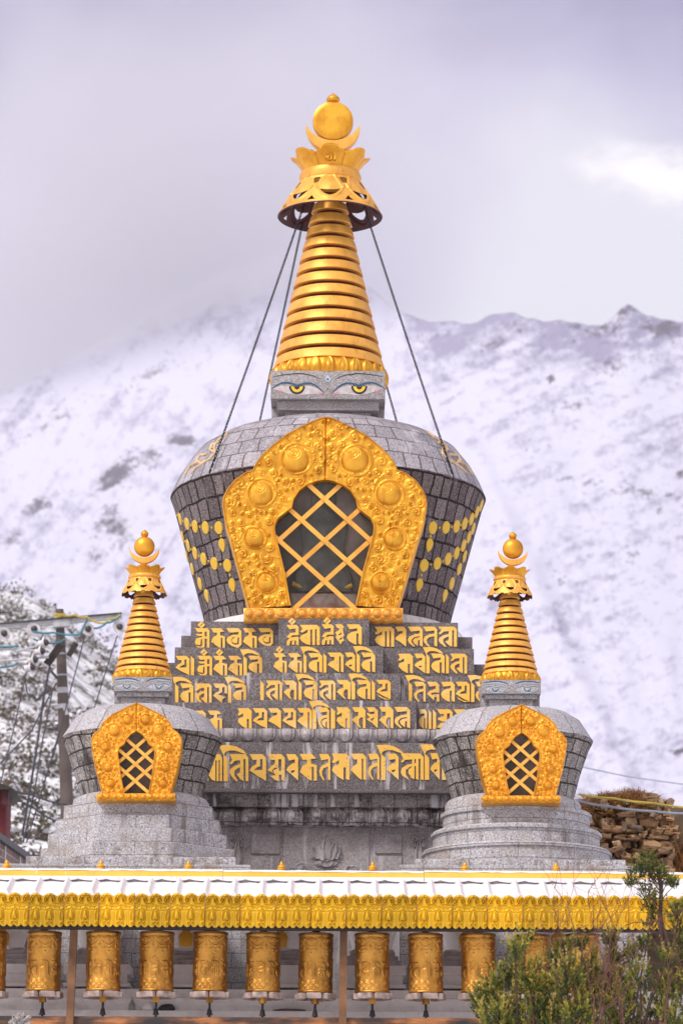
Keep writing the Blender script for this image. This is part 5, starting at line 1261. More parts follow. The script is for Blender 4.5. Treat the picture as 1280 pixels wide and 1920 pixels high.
def make_wheel():
    root = thing('prayer_drum', 'brass prayer wheel', 'prayer wheel', (0, Yw_, wz(1905)), 'brass prayer wheels hanging in a row under the eaves')
    R_ = wr + .0062 * h
    V = np.stack([R_ * np.cos(T), Yw_ + R_ * np.sin(T), zt + (zb - zt) * Vv], -1)
    capt = np.stack([V[0] * [0, 1, 1] + [0, 0, .012], V[0] * [.55, 1, 1] + [0, 0, .012], V[0] * [.93, 1, 1] + [0, 0, .008]])
    capt[:, :, 1] = Yw_ + (V[0][:, 1] - Yw_) * np.array([0, .55, .93])[:, None]
    capb = V[-1:].copy(); capb[..., 0] = 0; capb[..., 1] = Yw_
    root.location.x = 0
    grid_obj('barrel', np.concatenate([capt, V, capb]), M['wheel'], root, 60)
    mb = MB(); mb.lathe(0, Yw_, [(wr * 1.0, zt - .006), (wr * 1.05, zt), (wr * 1.05, zt + .016), (wr * .98, zt + .02), (wr * .5, zt + .03)], 64); mb.build('drum_lid', M['brass_dark'], root, 40)
    mb = MB(); mb.lathe(0, Yw_, [(.012, wz(1905) - .02), (.012, wz(1738))], 12); mb.build('axle', M['black'], root, 40)
    mb = MB(); mb.lathe(0, Yw_, [(.036, zt + .02), (.036, zt + .055), (.03, zt + .06)], 6, .3); mb.build('bushing', M['brass_dark'], root, 30)
    mb = MB(); mb.lathe(0, Yw_, [(.034, zb - .10), (.034, zb - .055), (.05, zb - .05), (.05, zb)], 6, .1); mb.build('bushing', M['wheel'], root, 30)
    mb = MB(); mb.lathe(0, Yw_, [(.030, wz(1905)), (.024, wz(1905) + .02), (.02, wz(1905) + .05), (.012, wz(1905) + .06)], 12); mb.build('axle_foot', M['black'], root, 40)
    for k in range(6):
        a = k * math.pi / 3 + .2; mb = MB(); mb.box(-.068, .068, -.03, .03, zb - .062, zb - .008, .009)
        mb.v = [((x * math.cos(a) - (y + .150) * math.sin(a)), Yw_ + (x * math.sin(a) + (y + .150) * math.cos(a)), z) for x, y, z in mb.v]
        mb.build('handle', M['handle'], root, 30)
    return root
wheel0 = make_wheel()
wx = [-20, 82, 195, 294, 394, 493, 591, 698, 798, 896, 998, 1092]
wlab = ['brass prayer wheel cut off by the left edge of the photo', 'brass prayer wheel left of the leaning post', 'brass prayer wheel right of the leaning post', 'brass prayer wheel above the small glass bottle', 'brass prayer wheel above the black rag on the ledge',
        'brass prayer wheel second to the left of the straight middle post', 'brass prayer wheel just left of the straight middle post', 'brass prayer wheel just right of the straight middle post', 'brass prayer wheel second to the right of the straight middle post',
        'brass prayer wheel with its foot behind the left tip of the bush', 'brass prayer wheel with only its upper half above the bush', 'brass prayer wheel nearly hidden by the bush, close to the right hand post']
for i, x in enumerate(wx):
    o = wheel0 if i == 0 else copy_tree(wheel0)
    o.location.x = P(x, 1805, Yw_).x; o.rotation_euler = (rad(random.uniform(-.5, .5)), rad(random.uniform(-.6, .6)), random.uniform(0, 6.28)); o['label'] = wlab[i]
    o.location.z += random.uniform(-.006, .006)

# ---- whitewashed ledge and the row of little white stupas behind the wheels
Yc = 32.79
led = thing('whitewashed_ledge', 'long whitewashed stone ledge behind the prayer wheels carrying the little white stupas', 'ledge', (P(640, 1900, 32.6).x, 32.6, ZG))
for y0, y1, yf in ((1896, 2010, 32.34), (1872, 1897, 32.42), (1856, 1873, 32.47)):
    mb = MB(); mb.box(x0, x1, yf, 33.09, ZG if y1 > 1950 else P(640, y1 + 1, yf).z, P(640, y0, yf).z, .012); mb.build('step', M['whitewash'], led, 30)
def white_stupa():
    root = thing('white_stupa', 'little white stupa', 'stupa', (0, Yc, P(640, 1856, 32.47).z), 'little white stupas in a row behind the prayer wheels')
    z = lambda y: P(640, y, Yc).z; m = S(1800, Yc)
    z0 = root.location.z
    mb = MB()
    for hw, y0, y1 in ((66, 1850, 1857), (56, 1832, 1852), (62, 1826, 1833), (66, 1815, 1827)):
        hw = min(hw, 62); w_ = hw * m; zz0 = max(z0 + .001, z(y1)) if y1 == 1857 else z(y1)
        mb.box(-w_, w_, Yc - w_ * .8, Yc + w_ * .8, zz0, z(y0), .006)
    mb.build('pedestal', M['whitewash'], root, 30)
    mb = MB()
    for hw, y0, y1 in ((54, 1805, 1815.3), (48, 1796, 1805.3), (42, 1787, 1796.3)):
        w_ = hw * m
        mb.box(-w_, w_, Yc - w_ * .8, Yc + w_ * .8, z(y1), z(y0), .005)
    mb.build('stepped_bricks', M['greybrick'], root, 30)
    mb = MB(); mb.lathe(0, Yc, [(34 * m, z(1788)), (40 * m, z(1782)), (37 * m, z(1777)), (43 * m, z(1755)), (52 * m, z(1725)), (54 * m, z(1712)), (47 * m, z(1698)), (26 * m, z(1690)), (15 * m, z(1689)), (15 * m, z(1678)), (17 * m, z(1677)), (17 * m, z(1673))], 48); mb.build('dome', M['whitewash'], root, 50)
    mb = MB(); mb.lathe(0, Yc, [(12 * m, z(1673)), (5 * m, z(1640)), (9 * m, z(1640)), (9 * m, z(1636)), (4 * m, z(1634)), (3.6 * m, z(1632))], 32); mb.build('spire', M['gold_ring'], root, 40)
    mb = MB(); mb.lathe(0, Yc, [(8.5 * m, z(1633)), (8.8 * m, z(1630.5)), (7.5 * m, z(1629)), (7.9 * m, z(1627)), (6.2 * m, z(1624)), (3.6 * m, z(1622)), (3.7 * m, z(1620.5)), (2.0 * m, z(1617.5)), (.001, z(1614.5))], 28); mb.build('finial', M['gold_bright'], root, 40)
    # gilded niche plaque, lobed
    pl = [(-11, 1776), (11, 1776), (12, 1768), (13.5, 1758), (11.5, 1752), (8, 1749), (6.5, 1745.5), (0, 1742), (-6.5, 1745.5), (-8, 1749), (-11.5, 1752), (-13.5, 1758), (-12, 1768)]
    yp = Yc - 50 * m
    sc2 = lambda k: [(a * k * m, P(640, 1761 + (b - 1761) * k, yp).z) for a, b in pl]
    mb = MB(); mb.prism(sc2(1.22), yp + .012, yp + .3); mb.build('niche_border', M['whitewash'], root, 30)
    mb = MB(); mb.prism(sc2(1.0), yp, yp + .02); mb.prism(sc2(.72), yp - .008, yp + .002); mb.build('niche_plaque', M['gold'], root, 30)
    return root
ws0 = white_stupa()
wsx = [11, 188, 352, 527, 698, 871, 1042]
wsl = ['little white stupa furthest left in the row, its gilded niche at the photo edge', 'little white stupa behind the wheel right of the leaning post', 'little white stupa behind the third gap of the left bay, dark rag below',
       'little white stupa left of the middle post', 'little white stupa right of the middle post', 'little white stupa behind the wheel next to the tip of the bush', 'little white stupa whose base is hidden by the bush']
for i, x in enumerate(wsx):
    o = ws0 if i == 0 else copy_tree(ws0); o.location.x = P(x, 1700, Yc).x; o['label'] = wsl[i]

# small things on the ledge
zl = P(640, 1896, 32.34).z
bx = P(248, 1890, 32.40).x
bt = thing('glass_bottle', 'small clear glass bottle standing on the ledge behind the wheels', 'bottle', (bx, 32.385, zl))
mb = MB(); mb.lathe(bx, 32.385, [(.030, zl), (.032, zl + .01), (.032, zl + .055), (.022, zl + .075), (.012, zl + .085), (.012, zl + .10)], 24)
t = NT('clear_glass'); t.b.inputs['Transmission Weight'].default_value = .75; mt_ = t.out((.62, .6, .6), .12); mb.build('bottle_body', mt_, bt, 50)
mb = MB(); mb.lathe(bx, 32.385, [(.014, zl + .10), (.014, zl + .118), (.004, zl + .12)], 16); mb.build('cap', M['steel'], bt, 40)
def lump(name, c, r, sc_, mat, label, cat, seed=0, nu=24, nv=14):
    mb = MB(); mb.ball((0, 0, 0), 1, nu, nv); V = np.array(mb.v)
    k = 1 + .6 * (fbm(V[:, 0] * 1.6 + seed, V[:, 1] * 1.6 + V[:, 2] * 1.3, 4, seed) - .5)
    V = V * k[:, None] * np.array(sc_) * r; V[:, 2] = np.maximum(V[:, 2], -.45 * sc_[2] * r); V[:, 2] -= V[:, 2].min()
    mb.v = [tuple(p + np.array(c)) for p in V]
    o = mb.build(name, mat, None, 60, off=c); tag(o, label, cat); return o
lump('rag', (P(313, 1893, 32.4).x, 32.385, zl), .075, (1, .5, .55), M['black'], 'crumpled black rag lying on the white ledge behind the wheels', 'rag', 3)
lump('rag', (P(541, 1897, 32.4).x, 32.38, zl), .11, (1.35, .4, .16), plain('dull_chain', (0.10, 0.075, 0.07), .7), 'thin brownish strip of cloth lying on the ledge near the middle post', 'rag', 8)
lump('stone', (P(276, 1890, 32.4).x, 32.40, zl), .08, (.7, .6, .75), M['whitewash'], 'pale rough stone beside the small glass bottle', 'stone', 5)

# ------------------------------------------------------------------ utility pole and its lines
Yp = 60.0
pole = thing('utility_pole', 'brown utility pole with a steel crossarm and white disc insulators', 'utility pole', (P(131, 1640, Yp).x, Yp, 5.0))
mp_ = S(1350, Yp)
pt, pb = P(112, 1143, Yp), P(131, 1640, Yp)
ax = (pb - pt).normalized()
mb = MB(); foot = pb + ax * 4.0
mb.tube([pt, pt.lerp(pb, .3), pb, foot], [7.8 * mp_, 10 * mp_, 13.5 * mp_, 14.5 * mp_], 24); mb.build('shaft', M['concrete'], pole, 40)
dY = .16
ca, cb = P(-140, 1188, Yp - dY), P(229, 1156, Yp - dY)
def bar(a, b, w_, h_, name, mat, parent):
    a, b = Vector(a), Vector(b); d = (b - a).normalized(); s_ = d.cross(Vector((0, 0, 1))).normalized(); u = s_.cross(d)
    mb = MB(); V = [p + s_ * sx_ * w_ / 2 + u * su * h_ / 2 for p in (a, b) for sx_, su in ((-1, -1), (1, -1), (1, 1), (-1, 1))]
    mb.add(V, [(0, 1, 2, 3), (7, 6, 5, 4)] + [(i, (i + 1) % 4, 4 + (i + 1) % 4, 4 + i) for i in range(4)]); return mb.build(name, mat, parent)
arm = bar(ca, cb, .09, .085, 'crossarm', M['steel'], pole)
bar(ca + Vector((0, -.05, .05)), cb + Vector((0, -.05, .05)), .09, .02, 'arm_flange', M['steel_d'], arm)
def insulator(px, py, Y, r, tilt=(0.5, -1, .25)):
    c = P(px, py, Y); d = Vector(tilt).normalized(); o = thing_part('insulator', pole)
    mb = MB(); prof = [(.03, -.07), (.055, -.06), (.055, -.01), (r * .45, .01), (r * .92, .03), (r, .055), (r * .97, .065), (r * .55, .05), (.03, .05)]
    mb.lathe(0, 0, prof, 28); rot = d.to_track_quat('Z', 'Y').to_matrix()
    mb.v = [tuple(rot @ Vector(v) + c) for v in mb.v]
    i_ = mb.build('insulator', M['porcelain'], pole, 50)
    m2 = MB(); m2.lathe(0, 0, [(.05, .045), (.06, .06), (.05, .10), (.02, .12)], 14); m2.v = [tuple(rot @ Vector(v) + c) for v in m2.v]; m2.build('insulator_pin', M['steel_d'], i_, 50)
    m3 = MB(); m3.tube([c - d * .06, c + Vector((0, .05, .16))], .012, 6); m3.build('insulator_hook', M['steel_d'], i_, 50)
def thing_part(*a): return None
for px, py in ((6, 1190), (62, 1182), (163, 1182), (222, 1178)): insulator(px, py, Yp - .3, 13.5 * mp_)
for px, py, r in ((80, 1206, 11), (73, 1222, 10), (60, 1238, 11), (54, 1252, 9)): insulator(px, py, Yp - .5, r * mp_, (1, -.35, .1))
for a, b, nm in (((-30, 1214), (92, 1222), 'tie_rod'), ((-40, 1243), (92, 1232), 'tie_rod'), ((30, 1222), (70, 1212), 'tie_rod')):
    mb = MB(); mb.tube([P(*a, Yp - .5), P(*b, Yp - .45)], .022, 8); mb.build(nm, M['steel'], pole, 40)
bar(P(88, 1246, Yp - .3), P(116, 1208, Yp - .3), .06, .13, 'brace', M['wood_d'], pole)
bar(P(129, 1230, Yp - .2), P(144, 1206, Yp - .2), .05, .09, 'brace', M['wood_d'], pole)
bar(P(96, 1258, Yp - .2), P(108, 1272, Yp - .2), .04, .04, 'brace', M['steel_d'], pole)
for y, w_ in ((1228, .018), (1268, .016), (1297, .05), (1327, .04)):
    t_ = (y - 1143) / (1640 - 1143); c = pt.lerp(pb, t_); r = (7.8 + (13.5 - 7.8) * t_) * mp_ + .012
    mb = MB(); mb.tube([c - ax * w_, c + ax * w_], r, 24); mb.build('clamp', M['steel'], pole, 40)
bar(P(132, 1298, Yp - .12), P(158, 1328, Yp - .12), .04, .05, 'stay_bracket', M['steel'], pole)
bar(P(122, 1327, Yp - .2), P(126, 1340, Yp - .2), .05, .06, 'stay_bracket', M['steel'], pole)
bar(P(100, 1170, Yp - .16), P(132, 1168, Yp - .16), .12, .13, 'arm_plate', M['steel'], pole)
mb = MB()
for k, y in enumerate((1151, 1155, 1159)):
    c = pt.lerp(pb, (y - 1143) / 497.0)
    mb.tube([c + Vector((math.cos(a) * 8.6 * mp_, math.sin(a) * 8.6 * mp_, .03 * math.sin(a + k))) for a in np.linspace(0, 6.28, 25)], .022, 6)
mb.build('rope_wrapping', M['rope_yellow'], pole, 60)
mb = MB(); c = pt.lerp(pb, 20 / 497.0)
mb.tube([c + Vector((math.cos(a) * 8.8 * mp_, math.sin(a) * 8.8 * mp_, .04 * math.sin(a * 1.0))) for a in np.linspace(0, 6.28, 25)], .02, 6); mb.build('rope_wrapping', M['rope_blue'], pole, 60)
def cable(name, pts, Y, r, mat, label, cat, sag=0.0, dY=0.0):
    pp = []
    n = len(pts)
    P3 = [P(a, b, Y + dY * i / max(1, n - 1)) for i, (a, b) in enumerate(pts)]
    for a, b in zip(P3[:-1], P3[1:]):
        for k in range(10):
            t_ = k / 10; pp.append(a.lerp(b, t_) + Vector((0, 0, -4 * sag * t_ * (1 - t_))))
    pp.append(P3[-1]); o0 = P3[0]
    mb = MB(); mb.tube(pp, r, 6); o = mb.build(name, mat, None, 60, off=tuple(o0)); return tag(o, label, cat)
cable('rope', [(118, 1152), (140, 1152), (163, 1156), (190, 1168), (206, 1160), (226, 1152)], Yp - .4, .018, M['rope_yellow'], 'yellow rope draped along the steel crossarm of the pole', 'rope', .03)
cable('rope', [(62, 1184), (100, 1186), (150, 1190), (164, 1160)], Yp - .5, .018, M['rope_blue'], 'turquoise rope looped between the disc insulators left of the crossarm end', 'rope', .02)
cable('rope', [(176, 1178), (200, 1168), (226, 1154)], Yp - .4, .018, M['rope_blue'], 'short turquoise rope at the right end of the crossarm', 'rope', .03)
cable('rope', [(64, 1198), (100, 1206), (124, 1196)], Yp - .5, .016, M['rope_blue'], 'turquoise rope sagging across the pole below the crossarm', 'rope', .03)
cable('rope', [(-20, 1211), (36, 1211)], Yp - .5, .018, M['rope_blue'], 'upper turquoise line running off left from the insulators', 'rope', .02)
cable('rope', [(-20, 1249), (20, 1249), (34, 1242)], Yp - .5, .018, M['rope_blue'], 'lower turquoise line running off left from the insulators', 'rope', .02)
cable('power_cable', [(159, 1195), (146, 1245), (131, 1300), (100, 1420)], Yp - .35, .012, M['cable'], 'dark cable dropping from the disc insulator just right of the pole', 'cable')
cable('power_cable', [(220, 1192), (200, 1255), (178, 1325), (150, 1420)], Yp - .35, .012, M['cable'], 'dark cable dropping from the disc insulator at the crossarm tip', 'cable')
cable('power_cable', [(51, 1256), (28, 1360), (0, 1475), (-30, 1600)], Yp - .4, .012, M['cable'], 'dark cable falling steeply to the left edge from the insulator cluster', 'cable')
cable('power_cable', [(94, 1249), (84, 1297), (67, 1418), (50, 1520), (42, 1567)], Yp - .4, .022, M['cable'], 'thick bundled cable hanging beside the pole down to the brick wall', 'cable')
cable('power_cable', [(106, 1280), (60, 1370), (0, 1432), (-40, 1470)], Yp - .4, .015, M['cable'], 'dark cable slanting from the pole clamp down to the left', 'cable')
cable('power_cable', [(98, 1300), (80, 1390), (66, 1480), (44, 1580)], Yp - .5, .014, M['cable'], 'thin dark cable hanging close beside the thick bundle', 'cable')
cable('power_cable', [(112, 1370), (80, 1480), (50, 1580)], Yp - .6, .014, M['cable'], 'thin dark cable running from the lower pole to the brick wall', 'cable')
cable('power_cable', [(46, 1269), (52, 1300), (70, 1311), (93, 1293)], Yp - .5, .013, M['cable'], 'thin loop of wire hanging under the insulator cluster', 'cable')
cable('power_cable', [(0, 1471), (60, 1490), (127, 1508)], Yp - .6, .015, M['cable'], 'upper dark cable from the red hut to the pole', 'cable', .03)
cable('power_cable', [(20, 1486), (60, 1512), (112, 1542)], Yp - .7, .018, M['cable'], 'lower dark cable from the red hut roof to the pole foot', 'cable', .03)

# ------------------------------------------------------------------ hut and brick wall at the left
Yh = 47.0
hut = thing('hut', 'dark red hut with an overhanging roof at the left edge', 'hut', (P(-60, 1640, Yh).x, Yh, 3.0))
hx0, hx1 = P(-190, 1500, Yh).x, P(13, 1500, Yh).x; hz = P(0, 1484, Yh).z
mb = MB(); mb.box(hx0, hx1, Yh, Yh + .7, 2.0, hz, .02); mb.build('wall', M['redwall'], hut, 30)
mb = MB(); rx = P(28, 1486, Yh - .4).x
mb.add([(hx0 - .2, Yh - .4, hz - .03), (rx, Yh - .4, hz - .03), (rx, Yh + .8, hz - .03), (hx0 - .2, Yh + .8, hz - .03), (hx0 - .2, Yh - .4, hz + .42), (rx - .15, Yh - .4, hz + .04), (rx - .15, Yh + .8, hz + .04), (hx0 - .2, Yh + .8, hz + .42)],
       [(0, 1, 2, 3), (4, 5, 6, 7), (0, 1, 5, 4), (1, 2, 6, 5), (2, 3, 7, 6), (3, 0, 4, 7)]); mb.build('roof', M['wood_d'], hut)
mb = MB(); mb.box(P(8, 1500, Yh).x, P(20, 1500, Yh).x, Yh - .3, Yh - .1, hz - .22, hz - .03, .01); mb.build('eave_bracket', plain('maroon', (.06, .012, .014), .7), hut)
t = NT('brick_wall')
cv = t.n('ShaderNodeSeparateXYZ', {0: t.tc.outputs['Object']}); cv = t.n('ShaderNodeCombineXYZ', {0: t.math('ADD', cv.outputs[0], cv.outputs[1]), 1: cv.outputs[2]}).outputs[0]
br = t.n('ShaderNodeTexBrick', {'Vector': cv, 'Color1': (.36, .23, .19, 1), 'Color2': (.28, .18, .15, 1), 'Mortar': (.55, .52, .52, 1), 'Scale': 1.0, 'Brick Width': .26, 'Row Height': .09, 'Mortar Size': .008})
M['brick'] = t.out(t.mix(t.ramp(t.noise(1.2, 5), [(.5, 0.0), (.7, .5)]), br.outputs[0], (.18, .13, .12)), .85)
A, B = P(-140, 1465, 37.5), P(74, 1622, 44.3); zw = B.z
bw = thing('brick_wall', 'low brown brick wall with a dark coping, in front of the red hut', 'wall', (A.x, A.y, ZG))
dw = Vector((B.x - A.x, B.y - A.y, 0)).normalized(); nw = Vector((-dw.y, dw.x, 0))
def wallbox(a, b, th, z0, z1, name, mat, parent):
    mb = MB(); V = [(p.x + nw.x * s_, p.y + nw.y * s_, z) for z in (z0, z1) for p, s_ in ((a, 0), (b, 0), (b, th), (a, th))]
    mb.add(V, [(3, 2, 1, 0), (4, 5, 6, 7)] + [(i, (i + 1) % 4, 4 + (i + 1) % 4, 4 + i) for i in range(4)]); return mb.build(name, mat, parent)
wallbox(A, B, .3, ZG, zw - .06, 'brickwork', M['brick'], bw)
wallbox(A - nw * .06 - dw * .05, B - nw * .06 + dw * .05, .42, zw - .06, zw + .02, 'coping', M['steel_d'], bw)
for f_ in (.52, .66, .80, .94):
    c = A.lerp(B, f_); wallbox(c - nw * .015, c + dw * .07 - nw * .015, .05, ZG, zw - .062, 'pilaster', M['whitewash'], bw)
wallbox(A - nw * .012, B - nw * .012, .04, zw - .46, zw - .39, 'string_course', M['whitewash'], bw)

# ------------------------------------------------------------------ ruined stone wall at the right, with dry grass and two ropes
Yq = 42.0
ruin = thing('ruined_wall', 'ruined rubble stone wall overgrown with brown grass, right of the small stupa', 'ruin', (P(1180, 1640, Yq).x, Yq, ZG))
t = NT('rubble'); a_ = t.n('ShaderNodeAttribute', attribute_name='tint').outputs['Fac']
c = t.ramp(a_, [(0.0, (0.28, 0.165, 0.09)), (0.3, (0.55, 0.34, 0.175)), (0.5, (0.38, 0.26, 0.17)), (0.75, (0.68, 0.46, 0.25)), (1.0, (0.24, 0.19, 0.17))])
c = t.mix(t.ramp(t.noise(9, 6, .7), [(.55, 0.0), (.75, .5)]), c, (.09, .06, .04)); t.bump(t.noise(14, 5), .5, .03)
M['rubble'] = t.out(c, .9)
mS_ = S(1560, Yq); rng = np.random.default_rng(17)
Vs, Fs, tn = [], [], []
def rock(c, sx_, sy_, sz_):
    bm = bmesh.new(); bmesh.ops.create_cube(bm, size=2); bmesh.ops.subdivide_edges(bm, edges=bm.edges[:], cuts=2, use_grid_fill=True)
    o = rng.uniform(0, 50, 3); b = len(Vs); tv = rng.random(); ry = rng.uniform(-.3, .3); rz = rng.uniform(-.12, .12)
    for v in bm.verts:
        p = np.array(v.co); p = p * (.74 + .26 / max(.8, np.linalg.norm(p))); p = p / np.maximum(1, np.abs(p).max())
        k = 1 + .85 * (fbm(np.array([p[0] * 1.4 + o[0]]), np.array([p[1] * 1.4 + p[2] * 1.9 + o[1]]), 3, 2)[0] - .5)
        p = p * k * np.array([sx_, sy_, sz_]); p = np.array([p[0] * math.cos(rz) - p[2] * math.sin(rz), p[1], p[0] * math.sin(rz) + p[2] * math.cos(rz)])
        p = np.array([p[0] * math.cos(ry) - p[1] * math.sin(ry), p[0] * math.sin(ry) + p[1] * math.cos(ry), p[2]])
        Vs.append(tuple(p + c)); tn.append(tv)
    bm.verts.index_update(); Fs.extend([[v.index + b for v in f.verts] for f in bm.faces]); bm.free()
top = np.array([(1060, 1540), (1085, 1506), (1110, 1494), (1150, 1488), (1190, 1484), (1225, 1496), (1232, 1500), (1258, 1507), (1262, 1512)], float)
y = 1700.0
while y > 1480:
    hgt = rng.uniform(6, 13); x = 1058.0 - rng.uniform(0, 12)
    while x < 1258:
        wd = rng.uniform(7, 17) if rng.random() < .6 else rng.uniform(17, 36); 
        if x + wd > 1262: wd = 1259 - x
        if wd < 6: break
        cx_, cy_ = x + wd / 2, y - hgt / 2
        if cy_ - hgt * .4 > np.interp(cx_, top[:, 0], top[:, 1]):
            if cx_ < 1150 and cy_ < 1545 and rng.random() < .5: pass
            else:
                p = P(cx_, cy_ + rng.uniform(-2, 2), Yq + rng.uniform(-.10, .10)); rock(np.array(p), wd / 2 * mS_ * 1.10, rng.uniform(.22, .34), hgt / 2 * mS_ * rng.uniform(1.0, 1.3))
        x += wd + rng.uniform(0, 2)
    y -= hgt
me = mesh_np(np.array(Vs), Fs, wloc(ruin), name='stonework'); at = me.attributes.new('tint', 'FLOAT', 'POINT'); at.data.foreach_set('value', tn)
obj('stonework', me, M['rubble'], ruin, 40)
mb = MB(); pr = [(P(a, b + 7, Yq).x, P(a, b + 7, Yq).z) for a, b in top[1:-1]]; mb.prism([(pr[0][0], ZG)] + pr + [(pr[-1][0], ZG)], Yq + .12, Yq + 1.6)
mb.build('earth_core', plain('earth', (.085, .055, .035), .95, 0, .4, 6, .5), ruin)
def grass(n, fn, L, wd, cols, name, parent=None, seed=0, label=None):
    rng = np.random.default_rng(seed); Vs, Fs, tn = [], [], []
    for k in range(n):
        p, d = fn(rng); l = L * rng.uniform(.5, 1.3); u = rng.normal(size=3); u -= d * np.dot(u, d); u /= np.linalg.norm(u) + 1e-6
        bend = np.array([rng.normal() * .35, rng.normal() * .3, -rng.uniform(0, .5)]); tv = rng.random(); b = len(Vs)
        for s_ in (0, .5, 1.0):
            c = p + d * l * s_ + bend * l * s_ ** 2; w_ = wd * (1 - s_ * .85); Vs += [c - u * w_, c + u * w_]; tn += [tv, tv]
        Fs += [(b, b + 1, b + 3, b + 2), (b + 2, b + 3, b + 5, b + 4)]
    me = mesh_np(np.array(Vs), Fs, wloc(parent) if parent else None, name=name); at = me.attributes.new('tint', 'FLOAT', 'POINT'); at.data.foreach_set('value', tn)
    t = NT(name); a_ = t.n('ShaderNodeAttribute', attribute_name='tint').outputs['Fac']; mt_ = t.out(t.ramp(a_, cols), .85)
    return obj(name, me, mt_, parent)
dry = [(0.0, (0.24, 0.10, 0.03)), (0.4, (0.46, 0.21, 0.06)), (0.7, (0.17, 0.08, 0.03)), (1.0, (0.56, 0.33, 0.12))]
def ruin_grass(rng):
    px = rng.uniform(1078, 1226)
    if vnoise(np.array([px / 9.0]), np.array([3.0]), 4)[0] < .3 and rng.random() < .5: px = 1078 + rng.random() ** 1.6 * 60
    tp = np.interp(px, top[:, 0], top[:, 1]) + 5
    if rng.random() < .55: py_ = tp + abs(rng.normal()) * 9; dn = (rng.normal() * .8, -.3, .8 * rng.uniform(.2, 1.2))
    else:
        py_ = tp + rng.uniform(0, 1) ** 1.5 * (130 if px < 1130 else 34); dn = (rng.normal() * .5, -.9, rng.normal() * .5)
    d = np.array(dn); return np.array(P(px, py_, Yq + rng.uniform(-.30, .1 if py_ > tp + 6 else 1.0))), d / np.linalg.norm(d)
g = grass(8000, ruin_grass, .12, .006, dry, 'dry_grass', ruin, 3); g['kind'] = 'stuff'
def right_grass(rng):
    px = rng.uniform(1246, 1420); py_ = rng.uniform(1588, 1700) + 14 * math.sin(px * .05); d = np.array((rng.normal() * .4, -.3, 1.0)); return np.array(P(px, py_, Yq + 1 + rng.uniform(-1, 1.5))), d / np.linalg.norm(d)
tag(grass(4200, right_grass, .30, .010, dry, 'dry_grass', None, 4), 'brown dry grass on the bank right of the ruined wall', 'grass', kind='stuff')
lump('boulder', (P(1350, 1640, Yq + 1).x, Yq + 1.6, ZG), 1.9, (1.15, .8, 1.62), plain('bank_earth', (.10, .06, .03), .95, 0, .5, 3, .6), 'low rocky bank under the brown grass at the right edge', 'bank', 12, 48, 30)
cable('rope', [(1084, 1489), (1150, 1497), (1225, 1506), (1300, 1515), (1420, 1530)], 40.5, .014, M['rope_yellow'], 'yellow rope stretched across the ruined wall', 'rope', .01)
cable('rope', [(1078, 1500), (1140, 1512), (1225, 1521), (1300, 1525), (1420, 1535)], 40.4, .014, M['rope_grey'], 'blue grey rope stretched across the ruined wall under the yellow one', 'rope', .01)
cable('power_cable', [(1090, 1438), (1180, 1457), (1290, 1472), (1450, 1490)], 70, .012, M['rope_grey'], 'faint thin line against the snow above the ruined wall', 'cable')

# ------------------------------------------------------------------ plants in front, at the right
t = NT('juniper_leaf'); a_ = t.n('ShaderNodeAttribute', attribute_name='tint').outputs['Fac']
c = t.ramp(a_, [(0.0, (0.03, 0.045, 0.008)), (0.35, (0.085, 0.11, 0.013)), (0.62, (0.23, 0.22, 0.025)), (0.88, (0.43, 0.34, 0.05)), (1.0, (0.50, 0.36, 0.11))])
t.b.inputs['Subsurface Weight'].default_value = 0.0
M['juniper'] = t.out(c, .7)
M['bark'] = plain('twig_bark', (0.06, 0.03, 0.022), .8)
M['bark_r'] = plain('red_twig', (0.12, 0.045, 0.035), .8)
class Leaves:
    def __init__(s, seed): s.V, s.F, s.t = [], [], []; s.r = np.random.default_rng(seed)
    def spray(s, p, d, L, base, n=26):
        r = s.r; d = np.array(d, float); d /= np.linalg.norm(d)
        bend = r.normal(size=3) * .25
        for k in range(n):
            f = r.uniform(.05, 1) ; c = p + d * L * f + bend * L * f * f
            o = r.normal(size=3); o -= d * np.dot(o, d); o /= np.linalg.norm(o) + 1e-6
            a = d * r.uniform(.7, 1.1) + o * r.uniform(.3, .75); a /= np.linalg.norm(a)
            l = L * r.uniform(.16, .34) * (1.15 - .55 * f); w = l * r.uniform(.14, .24); u = np.cross(a, r.normal(size=3)); u /= np.linalg.norm(u) + 1e-6
            b = len(s.V); s.V += [c - u * w * .5, c + a * l * .5 - u * w, c + a * l, c + a * l * .5 + u * w, c + u * w * .5]; s.F.append((b, b + 1, b + 2, b + 3, b + 4))
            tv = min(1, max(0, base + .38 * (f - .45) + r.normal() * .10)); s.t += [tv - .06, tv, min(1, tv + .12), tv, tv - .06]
    def build(s, name, parent):
        me = mesh_np(np.array(s.V), s.F, wloc(parent), name=name); at = me.attributes.new('tint', 'FLOAT', 'POINT'); at.data.foreach_set('value', s.t)
        return obj(name, me, M['juniper'], parent)
def twig(mb, p, d, L, r, rng, depth=2, ends=None, wob=.22):
    n = 9; pts = [np.array(p, float)]; d = np.array(d, float); d /= np.linalg.norm(d); dirs = [d]
    for k in range(n):
        d = d + rng.normal(size=3) * wob * .55; d[2] += .06; d /= np.linalg.norm(d); pts.append(pts[-1] + d * L / n); dirs.append(d)
    mb.tube(pts, [max(.0012, r * (1 - .8 * k / n)) for k in range(n + 1)], 5, False)
    if ends is not None: ends.append((pts[-1], dirs[-1]))
    if depth > 0:
        for k in range(3, n + 1, 2):
            a = dirs[k] + rng.normal(size=3) * .75; twig(mb, pts[k], a, L * rng.uniform(.35, .6), r * .5, rng, depth - 1, ends, wob)
Yj = 27.0; mj = S(1850, Yj)
